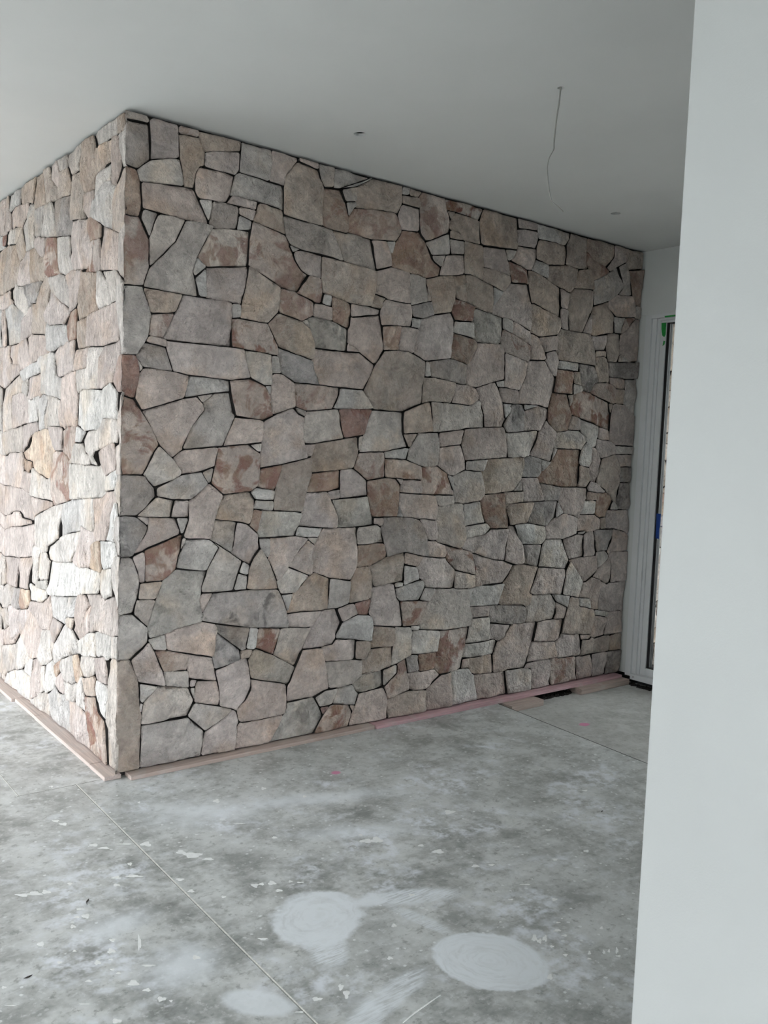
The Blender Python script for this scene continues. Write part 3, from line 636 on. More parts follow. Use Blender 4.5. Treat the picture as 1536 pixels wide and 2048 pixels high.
p 470,407 476,407 481,411 480,452 486,478 466,492 434,460 416,432 419,428
w 484,480 488,483 494,497 465,498 468,492
p 593,386 598,387 614,419 611,519 509,519 488,485 483,468 480,452 481,414 532,395
b 614,417 647,419 652,417 706,439 705,450 696,475 674,477 613,473
w 395,366 433,366 441,372 473,405 413,429 384,397 388,379
w 412,323 416,326 430,365 397,364
t 413,317 519,318 526,320 530,325 534,394 494,411 482,411 432,366 413,321
g 526,318 558,318 593,327 596,370 594,385 540,394 535,393 530,325
t 595,327 652,334 662,339 663,360 667,366 664,390 655,413 649,419 616,417 608,408 596,382
p 467,279 486,280 509,317 450,318 413,315 418,284
p 515,225 549,229 559,243 559,251 574,281 556,317 523,318 510,316 484,278 464,236 461,228 464,226
p 575,282 621,297 622,302 611,327 592,326 558,317
R 641,294 652,294 654,298 660,328 658,335 611,327 623,297
w 666,224 669,228 670,267 665,287 655,294 622,297 577,282 558,248 560,242 567,240 616,234
g 437,188 443,191 484,277 413,285 397,284 393,278 382,220
n 416,146 421,146 428,152 440,186 376,224 331,243 324,241 312,218 320,174 405,151
p 607,183 619,184 620,233 560,241 555,239 549,229 517,225 530,187
t 643,179 650,181 665,204 665,224 652,228 622,230 620,226 620,184
t 674,365 766,373 770,444 768,449 704,438 656,420 653,414 664,393 666,371 668,367
p 755,252 771,252 771,262 760,319 748,330 736,368 724,370 678,364 666,365 663,360 663,342 654,297 665,287 672,265
t 740,203 744,208 748,252 670,264 669,228 666,220 667,204
t 644,141 663,140 739,149 741,175 739,202 736,204 665,203 650,181 643,176 640,148
p 812,407 818,409 835,435 776,448 770,447 768,438 769,418
w 767,363 774,362 827,373 810,408 769,415 768,378 766,373
p 932,342 939,342 946,345 951,368 952,392 919,419 913,428 894,427 838,434 834,433 812,404 826,377 838,367 845,351
r 1021,375 1024,375 1026,378 1024,400 1013,438 975,448 970,454 957,451 913,462 914,429 917,422 954,391
g 986,338 1027,338 1026,373 952,390 951,368 946,344 952,340
p 1057,341 1141,343 1165,367 1183,394 1138,408 1107,411 1014,436 1013,431 1022,405
r 1028,339 1046,340 1054,342 1055,345 1026,401 1024,386
w 815,317 826,318 842,353 840,365 833,371 827,372 770,362 741,355 748,330 757,321
w 742,357 764,360 766,370 748,372 739,369 737,366
g 860,311 866,318 880,346 842,351 827,318
r 827,249 832,252 844,276 859,308 858,312 831,316 761,320 774,251 812,252
g 922,227 1012,229 1018,232 1024,252 1011,282 1004,336 952,340 945,344 934,342 881,346 857,306 829,248 827,240 838,237
w 1089,282 1121,282 1142,339 1141,343 1078,340 1052,342 1004,336 1013,285
p 1028,251 1089,250 1090,253 1089,281 1086,283 1013,284 1012,278 1019,260 1023,253
w 1006,180 1059,180 1097,182 1090,249 1024,250 1019,233 1013,227
p 1128,174 1153,183 1176,208 1180,217 1094,230 1098,183 1121,180
w 808,237 826,237 827,248 812,252 800,251 801,240
w 827,171 893,170 897,172 902,213 900,229 832,238 803,237 802,183 804,174
w 741,150 754,153 787,168 804,172 802,235 797,249 752,253 749,251 744,208 740,199 740,154
r 913,105 981,110 990,114 993,134 1006,178 1013,228 902,227 898,177 894,168 891,128 894,121
w 1020,138 1113,138 1117,142 1127,176 1118,181 1007,179 1004,176 995,141
p 1018,110 1021,110 1020,138 994,138 989,111
t 1105,84 1114,84 1116,88 1110,139 1024,139 1021,137 1021,107 1031,93 1044,88
k 794,125 824,124 834,127 828,170 807,172 786,168
b 838,123 892,123 893,170 868,172 831,171 830,164 835,127
w 713,102 718,102 758,130 758,150 752,153 710,144
r 733,63 806,77 784,166 756,154 759,147 758,130 713,99 728,66
p 861,71 912,102 912,106 895,121 891,122 840,122 832,126 796,123 795,120 807,78 816,74
p 1064,11 1180,11 1166,81 1156,83 1042,87 1042,79 1064,18
t 1238,266 1251,273 1257,280 1264,301 1251,307 1250,311 1286,382 1280,385 1218,395 1184,393 1165,367 1144,345 1121,284 1134,280 1221,274
p 1399,291 1402,298 1412,366 1407,370 1288,381 1250,311 1254,305 1268,300 1348,297
w 1474,276 1480,276 1483,279 1501,323 1429,392 1413,367 1402,291
p 1573,228 1580,228 1582,230 1579,326 1539,337 1516,323 1501,321 1482,275 1531,269 1541,236
w 1538,236 1540,239 1531,269 1480,275 1478,274 1483,248
p 1712,207 1712,314 1697,316 1648,312 1629,313 1612,308 1581,324 1580,307 1584,226 1638,217 1698,216
g 1292,215 1299,217 1368,217 1376,237 1379,267 1352,296 1264,299 1261,296 1256,277 1240,264 1244,238 1243,221 1248,217 1287,217
w 1426,249 1428,251 1434,272 1436,281 1435,284 1395,292 1356,294 1379,269
p 1402,215 1415,215 1425,241 1426,248 1382,268 1378,262 1376,237 1370,218 1374,216
t 1546,152 1550,152 1552,160 1562,210 1562,231 1485,247 1481,249 1477,275 1443,282 1437,280 1425,241 1413,211 1407,181 1407,169 1418,166
W 1624,201 1631,202 1636,206 1636,214 1634,218 1569,229 1562,227 1563,213
p 1568,137 1622,142 1624,200 1563,213 1548,148 1552,143
p 1649,140 1654,142 1712,141 1712,207 1698,216 1637,216 1636,206 1626,199 1624,194 1623,144 1626,140
k 1180,218 1234,217 1241,220 1244,238 1238,264 1233,269 1221,274 1128,282 1090,282 1089,272 1093,232
p 1238,81 1248,82 1257,98 1273,150 1277,156 1291,215 1287,217 1248,217 1243,219 1234,217 1184,218 1153,183 1130,174 1127,171 1120,156 1117,142 1112,134 1116,87 1122,83 1162,82 1176,85
p 1374,149 1397,156 1406,173 1412,213 1368,217 1299,217 1293,214 1279,158
p 1258,96 1356,96 1388,97 1392,101 1373,149 1281,157 1273,150
p 1480,87 1501,89 1509,98 1503,134 1495,158 1418,166 1406,170 1396,156 1376,148 1391,104 1391,96 1394,93 1470,91
p 1531,137 1543,138 1549,144 1546,152 1501,156 1498,155 1501,139
t 1508,86 1562,88 1647,87 1648,90 1648,139 1621,141 1570,136 1550,143 1539,136 1505,139 1503,133 1509,98 1502,88
t 1681,86 1709,85 1712,87 1713,139 1683,142 1652,141 1648,136 1649,89 1653,86
p 1280,72 1283,74 1287,86 1288,91 1286,95 1256,95 1247,81 1250,79 1274,77
p 1282,11 1370,11 1364,22 1364,61 1360,94 1356,96 1288,95 1281,68
r 1372,11 1495,11 1494,19 1474,78 1478,88 1470,91 1398,92 1388,97 1360,96 1364,61 1364,22
p 1496,11 1567,11 1568,20 1558,85 1510,85 1500,88 1485,88 1478,85 1474,79 1476,73
p 1568,11 1628,10 1635,15 1638,55 1637,86 1623,88 1559,87
k 1632,11 1712,11 1712,85 1639,86 1636,19
g 1181,11 1279,10 1282,16 1280,71 1270,78 1234,82 1168,84 1167,76
t 1,11 52,10 56,13 56,130 52,144 50,200 31,251 27,253 1,254 0,252
p 107,185 111,186 111,192 104,216 83,266 72,285 68,285 31,251 41,221 49,203 52,200
g 161,174 165,174 166,177 165,204 162,213 116,218 106,218 112,184
p 229,180 232,184 220,235 160,250 162,216 166,194
w 56,156 61,157 90,184 90,188 50,200 51,163
g 56,108 163,110 179,143 165,173 93,188 61,156 56,130
w 55,134 60,153 54,156 52,144
g 56,11 199,11 206,42 206,68 164,108 57,107 56,104
g 208,68 271,102 275,108 241,120 178,138 164,109
p 167,174 178,175 184,189 167,192
w 179,144 179,174 168,173 169,165
p 236,122 240,124 240,153 234,180 184,187 179,177 178,169 179,141 182,136
p 287,101 291,108 307,123 322,153 314,213 311,221 308,223 292,222 230,206 228,202 239,163 241,122 246,118 274,109
p 201,11 283,11 287,67 293,75 288,97 283,104 275,105 207,66
p 299,72 414,73 421,86 422,99 418,143 413,149 405,151 321,172 320,169 322,153 320,144 307,123 291,108 288,102 293,78
p 284,11 377,11 400,45 412,71 410,73 302,72 294,75 287,67
p 422,102 501,103 528,114 544,117 542,134 527,192 515,225 460,225 442,189 428,152 419,143
g 545,117 580,116 613,122 619,128 642,140 640,148 642,178 603,184 530,187
n 379,11 499,11 524,47 526,53 517,74 499,103 425,101 422,99 421,86 409,62
w 542,75 554,78 568,110 568,116 532,115 503,103 502,99 514,77
w 623,65 631,95 621,104 614,120 569,116 556,83 556,77
r 501,11 607,10 617,37 617,47 608,65 602,69 556,77 545,75 528,55
R 526,53 541,70 542,75 517,75
r 617,48 623,64 609,68 608,63
n 637,95 652,94 713,101 709,144 645,140 616,126 614,120 619,107 629,97
p 610,11 731,11 729,65 724,80 712,98 631,94
t 733,11 862,10 865,16 858,49 862,69 844,73 801,76 730,63 728,58
p 865,11 958,11 958,22 948,108 914,104 864,72 858,49
w 959,11 1060,10 1064,13 1064,18 1041,88 1030,94 1018,110 986,112 956,109 950,106
"""
LEFT = """
p 869,1268 880,1269 882,1272 882,1368 879,1370 848,1370 843,1367 838,1332 823,1317 825,1280 830,1274 856,1273
w 821,1319 838,1332 843,1370 749,1370 745,1326 798,1330
t 622,1305 663,1316 742,1326 746,1336 748,1369 746,1370 608,1370 606,1368 616,1320
t 510,1284 597,1286 620,1303 605,1370 532,1370 522,1309
t 426,1280 500,1282 510,1285 524,1314 531,1363 530,1370 492,1369 477,1333 441,1308
p 442,1310 477,1333 491,1370 429,1369 410,1337 421,1315
g 361,1338 409,1338 428,1369 368,1370 364,1363
t 352,1275 424,1280 430,1286 441,1309 421,1315 409,1337 358,1337 344,1314 343,1301 345,1288
g 272,1314 345,1318 359,1338 366,1369 363,1370 264,1370
t 190,1256 242,1255 247,1259 260,1284 272,1314 262,1370 195,1370 187,1362 174,1339 182,1322 183,1291 188,1279
w 157,1334 173,1339 191,1368 190,1370 57,1370 54,1369 54,1336 102,1338 150,1336
t 14,1335 53,1337 53,1370 16,1370 14,1355 8,1347
g 5,1347 9,1348 14,1355 13,1370 0,1369 0,1351
w 1,1263 28,1266 31,1290 50,1332 49,1337 16,1334 13,1336 8,1345 3,1348 0,1346
t 170,1284 178,1284 184,1287 182,1322 174,1338 159,1333 150,1336 82,1337 88,1298 94,1292 129,1285
p 62,1236 71,1236 95,1247 100,1258 94,1290 87,1302 82,1335 78,1338 51,1334 37,1307 30,1285 29,1263 50,1240
w 169,1229 179,1229 188,1240 189,1262 185,1285 178,1284 129,1285 95,1290 94,1285 101,1257 107,1255 120,1258 127,1256
w 77,1149 83,1149 133,1169 196,1197 197,1202 181,1229 169,1229 125,1257 101,1256 97,1248 69,1236 66,1232
w 26,1136 32,1135 73,1146 76,1149 75,1160 66,1234 50,1240 28,1263 14,1264 2,1262 0,1260 0,1153 1,1151 8,1151 16,1139
t 236,1200 332,1212 339,1216 349,1232 354,1258 352,1274 347,1280 344,1296 343,1317 330,1318 272,1312 247,1260 252,1232 234,1203
p 199,1199 228,1200 234,1203 251,1230 248,1255 190,1254 188,1240 182,1228
p 723,1263 744,1266 776,1273 815,1271 825,1282 823,1316 798,1330 663,1316 662,1314 677,1288 719,1268
w 614,1194 695,1196 698,1212 722,1260 719,1268 677,1288 660,1316 622,1304 601,1287 609,1255 609,1201
g 556,1214 592,1216 602,1218 607,1223 609,1255 598,1286 523,1283 538,1235 543,1225
w 440,1194 501,1201 557,1211 543,1225 538,1235 522,1282 506,1284 468,1280 454,1247
k 341,1181 439,1193 466,1280 411,1279 353,1274 354,1258 349,1232 339,1216 333,1210 337,1184
p 241,1091 304,1096 315,1102 327,1129 342,1177 337,1184 332,1212 278,1207 237,1200 200,1148 198,1136 203,1115 213,1101 222,1094
b 197,1140 235,1197 234,1201 198,1198 134,1169 133,1144 136,1142 189,1144
p 40,1059 52,1063 129,1072 136,1140 133,1144 133,1167 31,1134 42,1074
r 133,1071 239,1082 243,1084 244,1088 222,1094 213,1101 203,1115 197,1139 193,1143 140,1141 135,1136 130,1081
w 1,1033 38,1058 42,1074 38,1105 30,1133 16,1139 11,1149 5,1152 0,1147
w 766,1227 868,1239 870,1243 867,1255 868,1267 860,1272 832,1273 824,1278 813,1270 776,1273 726,1264 726,1261
t 743,1178 749,1181 764,1227 736,1253 723,1262 698,1212 698,1200 699,1195 715,1185 739,1181
t 881,1106 881,1236 860,1238 765,1225 749,1181 745,1176 758,1123 808,1113 814,1109 834,1110
R 871,1238 882,1239 882,1266 880,1268 871,1268 868,1265 867,1255
p 524,1155 542,1161 602,1190 609,1201 609,1221 592,1216 561,1213 550,1209 512,1203 514,1170
r 487,1100 517,1116 520,1122 524,1154 515,1166 513,1198 509,1203 439,1192 428,1145 410,1114 411,1104 418,1100 480,1102
w 375,1094 410,1104 410,1115 428,1145 438,1188 436,1192 343,1179 327,1129 316,1101 327,1098 370,1096
p 656,1107 698,1106 752,1114 757,1123 742,1178 715,1185 698,1196 655,1194
y 551,1103 655,1107 656,1162 653,1194 616,1194 608,1197 599,1188 525,1154 521,1120
p 870,1062 880,1063 882,1066 882,1102 878,1106 817,1109 814,1105 816,1087 790,1075 794,1070
w 695,1026 701,1034 789,1071 792,1077 816,1087 813,1109 806,1114 759,1121 747,1112 690,1105 673,1047 681,1033
k 667,1049 671,1049 675,1054 688,1100 688,1106 616,1106 574,1105 554,1102 570,1074 592,1055 598,1052 638,1056
t 514,966 632,978 632,1028 643,1050 642,1054 636,1056 598,1052 592,1055 570,1074 555,1100 526,1118 518,1118 488,1099 478,1086 484,1080 497,1035 512,1019 512,1010 506,997 512,987 512,970
g 326,1004 446,1056 463,1069 486,1099 480,1102 418,1100 409,1103 377,1094 332,1049 326,1014
p 316,1004 325,1004 332,1049 373,1090 374,1095 314,1100 304,1096 247,1090 256,1046 276,1017 286,1010
t 266,980 279,981 279,1002 284,1010 276,1017 256,1046 247,1088 245,1089 239,1082 164,1075 156,1072 155,990 198,986 208,983
w 149,992 153,991 154,994 154,1072 152,1074 128,1071 94,1044 80,1002 88,998
w 67,1001 79,1001 92,1041 118,1063 122,1070 52,1063 42,1060 39,1030 44,1005 52,1002
w 22,888 27,891 36,925 38,968 44,998 39,1030 42,1054 39,1058 2,1033 0,1028 0,892 3,889
p 367,978 390,982 473,985 504,997 512,1010 512,1019 497,1035 483,1081 476,1083 457,1063 437,1052 332,1006 332,1002 351,995
b 322,938 340,937 354,940 364,951 367,977 347,997 327,1003 284,1008 279,1002 279,968 283,944 291,938
p 701,965 707,965 711,970 710,1006 707,1013 696,1026 681,1033 671,1047 645,1052 632,1028 634,980 638,975 665,971 669,968 680,968
w 746,962 849,962 867,1028 869,1062 862,1064 788,1070 700,1033 697,1025 709,1010 712,968 718,962
p 877,960 880,960 882,962 882,1060 879,1063 871,1061 867,1028 851,965 856,961
w 448,920 474,922 500,929 513,964 513,985 506,996 502,996 473,985 390,982 369,978 364,951 355,941 359,934 387,930 423,930
t 211,917 286,917 289,937 283,944 278,978 210,984 208,928
p 110,911 209,917 207,984 198,986 158,990 96,998 44,1002 38,968 36,925 38,921 44,918
p 719,885 725,885 730,889 734,905 801,908 836,929 837,932 829,960 748,961 718,962 712,966 704,964 680,968 669,967 638,912 634,899 638,897
p 626,899 635,905 668,967 665,971 642,974 634,978 616,974 515,966 500,929 476,922 480,919 555,916 573,907
p 877,845 880,844 882,847 882,956 880,959 852,962 831,961 830,958 836,930 805,909 753,907 733,903 731,891 727,884 739,878
w 386,800 416,808 541,821 544,826 543,875 567,895 569,908 555,916 480,919 473,922 454,919 446,908 432,864 423,859 369,854 376,807
p 359,857 411,858 425,860 432,864 451,918 423,930 372,931 361,933 354,939 340,937 290,938 287,918 290,880 293,871 303,865
p 293,866 296,868 290,880 288,912 286,915 218,918 211,915 207,883 208,871
w 143,822 230,823 234,825 235,829 232,843 208,872 209,915 189,916 112,911 134,885
p 119,821 140,822 143,824 133,887 109,911 44,918 35,921 26,887 41,858 65,834
p 24,812 52,825 64,834 41,858 26,888 2,889 0,886 0,816 8,812
w 692,858 712,858 736,873 738,878 723,885 638,897 633,900 626,899 571,906 567,895 548,878 561,874 638,865 644,861
g 875,720 880,720 882,722 881,843 746,877 740,876 710,858 710,841 713,830 780,824 790,820 798,788 800,739 806,730
p 622,807 648,811 656,815 650,826 645,861 638,865 544,876 543,841 546,822 557,813 566,817
p 781,732 794,732 800,739 798,788 791,819 788,822 711,830 659,816 656,813 657,806 646,750 647,747 692,744 704,741 708,738 714,740
w 657,816 709,829 711,835 707,857 647,861 650,826
w 634,747 646,748 657,806 656,811 624,806 566,817 560,815 559,809 572,777 574,762 579,751
w 566,726 572,728 579,750 572,777 559,810 545,822 509,818 507,814 509,737 512,734 532,728
w 485,734 503,733 509,736 506,818 416,808 388,800 388,795 408,739 476,740
p 365,732 370,732 380,738 407,739 389,794 386,799 376,807 368,855 298,866 269,866 270,822 266,813 273,792 275,743 292,740 339,740
w 264,815 270,822 268,866 261,868 211,870 212,865 232,843 237,826
W 145,731 162,734 220,730 274,743 273,792 264,814 254,821 242,822 236,825 230,823 121,820 119,799 119,763 124,740
W 29,756 56,756 117,760 120,805 119,820 68,834 27,813 26,781
w 25,702 31,703 26,808 21,812 2,814 0,811 0,712 4,707
w 143,687 147,688 151,693 152,720 147,729 124,739 119,760 33,756 29,753 31,707 38,708 52,706
w 143,656 183,657 185,675 213,679 220,682 240,703 238,713 218,730 152,734 148,730 153,716 151,693 166,675 144,660
r 323,659 348,672 370,673 385,680 370,729 339,740 276,742 275,739 281,702 293,680 303,666
p 431,680 441,680 469,714 484,733 480,739 465,740 380,738 371,733 370,728 382,687 385,682
w 242,704 281,704 274,741 222,730 222,727 236,715
g 859,656 879,655 882,657 882,716 880,719 810,728 800,735 792,732 783,732 714,740 709,737 704,698 709,675 718,669 825,664
p 704,669 709,674 704,698 708,730 707,738 704,741 591,751 581,750 578,747 572,728 574,725 626,707 650,686
p 865,570 879,570 882,572 882,652 880,655 850,656 841,662 825,664 720,668 710,673 692,654 692,594 694,576 697,573 840,572
b 641,617 690,622 691,654 676,650 614,647 609,631
o 479,609 513,610 581,624 592,630 608,632 615,647 676,650 692,656 704,668 699,672 650,686 626,707 575,725 532,728 510,734 484,732 441,680 448,671 452,642 460,621
w 451,555 620,558 615,618 616,626 608,631 594,631 573,622 501,608 482,608 461,618 452,606
p 622,561 688,572 693,580 690,619 686,620 641,617 617,626 615,618
r 442,545 446,547 450,558 452,606 460,619 452,642 448,671 442,677 428,680 388,680 370,673 348,672 326,658 322,648 321,602 310,574 310,570
w 221,654 321,655 325,657 302,667 286,696 280,702 243,703 217,680 194,678 185,674 184,660 187,656
p 94,635 132,661 146,686 52,706 38,708 33,706 26,662 27,653
W 305,570 310,573 321,602 322,655 146,655 131,660 95,633 92,605 106,596 113,588
W 89,602 93,613 93,634 36,651 28,651 27,626 32,612
w 8,642 27,643 26,662 31,700 1,708 0,646 2,643
W 1,557 26,558 31,580 36,585 34,607 29,615 25,641 5,643 0,641
p 881,483 882,568 840,572 700,572 692,576 688,572 678,570 629,563 622,559 611,542 600,502 606,494 692,494 719,509 732,509 770,505 826,492
p 599,501 611,542 619,557 452,554 446,549 448,543 480,534 561,516 593,507
p 878,444 882,446 882,480 880,483 826,492 761,506 723,509 692,494 606,494 602,488 604,486 708,469 818,458
w 484,425 500,424 509,430 598,432 603,493 601,499 593,507 545,520 480,534 438,546 381,555 384,471 467,442 477,429
w 377,474 381,474 382,477 381,542 378,556 314,568 309,571 243,576 242,513 244,503 328,489
w 157,509 188,509 241,516 242,571 240,575 232,578 157,583 149,523
p 139,491 146,493 155,507 149,522 155,583 113,588 106,596 94,603 88,602 35,609 37,584 59,555 83,498
W 41,498 80,498 82,500 59,555 39,581 34,583 31,580 25,554 39,511
w 7,473 28,472 41,495 39,511 29,544 25,554 21,556 3,556 0,553 0,477
p 875,366 880,366 882,368 882,440 879,444 818,458 708,469 610,486 602,484 599,434 616,393 622,396 708,385 715,381 721,383 844,372
w 439,408 460,408 468,410 479,426 467,442 339,486 248,502 245,500 264,466 300,434 304,423 382,412
p 250,417 288,420 300,424 302,430 300,434 278,453 260,472 245,498 241,515 171,509 155,506 143,490 169,475 188,447 195,425 201,423
o 124,422 132,424 188,423 192,424 193,428 188,447 166,478 140,490 116,494 111,490 106,436 113,427
W 94,432 99,432 106,435 111,486 110,494 57,499 42,497 29,470 43,446
w 586,326 620,328 624,333 618,385 600,430 552,432 505,429 504,423 538,418 550,412 555,402 560,367 556,345 561,335 571,329
p 839,293 850,293 852,297 857,369 721,383 717,382 716,378 733,299 764,295
p 719,299 729,298 732,301 717,373 712,383 622,396 618,394 617,390 623,329 628,323 629,309
g 880,282 882,285 882,362 880,365 859,369 856,362 852,295 854,291
w 542,345 555,348 560,360 555,402 547,415 500,424 481,425 468,410 455,407 456,400 471,358
W 436,323 462,322 480,328 484,333 470,359 453,407 396,411 301,424 288,420 264,418 254,415 251,354 255,349
W 241,357 249,357 252,360 254,414 251,417 194,425 188,423 132,424 124,419 122,382 125,377 202,364 216,360
W 89,369 124,374 122,382 124,420 106,434 96,432 68,440 47,443 44,440 42,427 40,383 51,382
w 1,351 14,351 20,353 39,384 42,427 46,444 26,472 3,474 0,471
g 878,218 882,220 881,282 851,293 764,294 764,290 781,258 790,248 793,241 809,236 816,228
k 736,236 782,240 791,242 791,246 781,258 761,296 707,299 705,292 715,246 719,242 731,240
o 707,242 714,241 716,243 704,300 629,308 627,282 629,266 647,263 657,253
W 617,281 625,280 629,288 629,319 623,327 588,325 573,328 558,325 526,328 476,328 466,323 473,311 509,294
n 556,326 566,325 569,329 561,335 555,347 544,344 477,357 473,355 484,335 483,328
p 523,222 529,222 574,243 610,252 628,266 627,278 509,294 473,311 464,322 444,272 457,236 466,230
w 349,267 442,268 461,320 320,338 319,333 335,293 337,278
w 334,282 336,285 335,293 317,339 257,348 270,300 276,297 320,290
p 248,248 286,263 289,266 280,276 272,291 257,345 251,355 210,360 182,341 200,328 203,321 207,295 206,267
p 167,282 170,285 170,337 181,341 210,360 207,363 128,375 92,368 44,384 38,380 20,353 0,349 0,308 2,306 32,300 38,296 119,294 140,291
g 880,153 882,156 881,216 822,228 817,227 811,182
p 775,146 787,156 810,184 816,226 807,237 788,241 739,236 722,209 710,180 710,176 715,177
p 703,174 707,174 710,178 736,236 726,241 710,241 654,253 650,245 652,213 677,186 689,177
p 592,131 608,132 689,176 660,202 652,213 650,245 653,255 647,263 628,264 610,252 571,242 525,220 531,169 542,147 548,143
p 881,108 881,153 815,180 808,180 776,146 715,177 712,176 712,173 763,137
w 734,69 745,70 760,138 710,174 691,176 607,131 610,126 670,93 684,82
g 835,27 842,32 878,28 881,30 881,108 760,137 750,96 746,68 820,42
w 523,128 528,128 530,135 541,147 531,169 526,214 524,222 457,233 427,211 425,204 442,179 444,161 466,150 481,139
p 423,206 457,234 447,265 441,268 354,267 356,262
w 425,152 440,159 442,163 442,179 426,204 336,277 328,269 287,264 257,252 253,248 255,235 247,224 248,216 290,205 365,180
w 290,266 328,269 335,280 320,290 273,296 272,291 280,276
W 236,215 245,217 247,224 254,234 251,246 172,282 160,283 147,244 145,230
W 140,233 144,235 159,282 157,285 119,294 62,297 44,297 40,294 44,258 62,240 80,246
w 44,249 49,249 50,251 44,258 37,296 27,301 1,305 1,251 10,256
p 202,269 205,268 207,271 207,295 201,325 182,341 172,339 170,336 170,284
w 604,73 669,79 679,81 681,83 670,93 603,132 596,128
p 593,24 597,24 598,27 603,68 596,128 541,146 530,135 526,124 532,57 545,42
w 523,57 529,57 531,60 526,125 481,138 478,135 481,75
W 463,69 468,68 481,73 479,139 466,150 442,161 427,150 425,131 407,124 404,108 418,92 458,74
o 404,123 425,131 426,148 424,152 358,182 358,177 368,161 370,148
w 342,129 351,142 367,147 369,151 368,161 355,182 290,205 284,205 272,180 270,144 280,136 333,133
o 253,146 267,145 271,147 272,180 283,206 246,217 237,214 223,183 222,172 233,154
w 211,170 222,172 223,183 236,207 236,214 176,226 148,229 143,226 136,198 140,192 171,179
p 74,185 125,185 130,186 137,192 140,217 145,230 80,246 65,240 63,237 63,220 70,201 71,188
W 1,11 59,11 68,90 76,107 63,127 63,166 65,182 70,188 70,198 63,220 62,239 53,248 10,256 2,251 0,247
g 841,11 880,10 882,28 842,32 836,24 836,15
w 725,11 839,11 835,26 820,42 747,67 736,68 734,67 722,25
W 601,11 723,10 722,25 733,68 684,82 605,72 602,62 598,34 598,18
w 449,11 597,10 600,13 597,23 545,42 532,56 521,57 482,73 464,68 455,56
w 307,11 447,10 454,52 461,65 461,71 418,92 404,104 384,92 347,97 335,101 317,87
p 380,93 386,93 402,103 404,122 396,131 371,147 352,143 341,126 336,101 347,97
w 317,89 335,102 341,130 333,133 280,136 269,144 254,144 253,138 263,100 270,97 310,92
w 196,89 242,96 262,103 253,144 233,154 221,170 214,170 211,166 205,132 198,124 194,97
t 198,128 205,132 211,166 210,170 171,179 139,191 126,184 133,145 194,132
W 77,108 112,114 128,138 132,150 125,182 122,185 76,184 71,186 65,182 63,166 63,127
p 178,11 305,11 310,27 317,88 310,92 270,97 262,101 234,94 193,89 187,83 173,18
r 61,11 176,11 173,18 187,83 194,92 198,122 196,130 132,144 114,115 76,106 68,90 60,24
"""
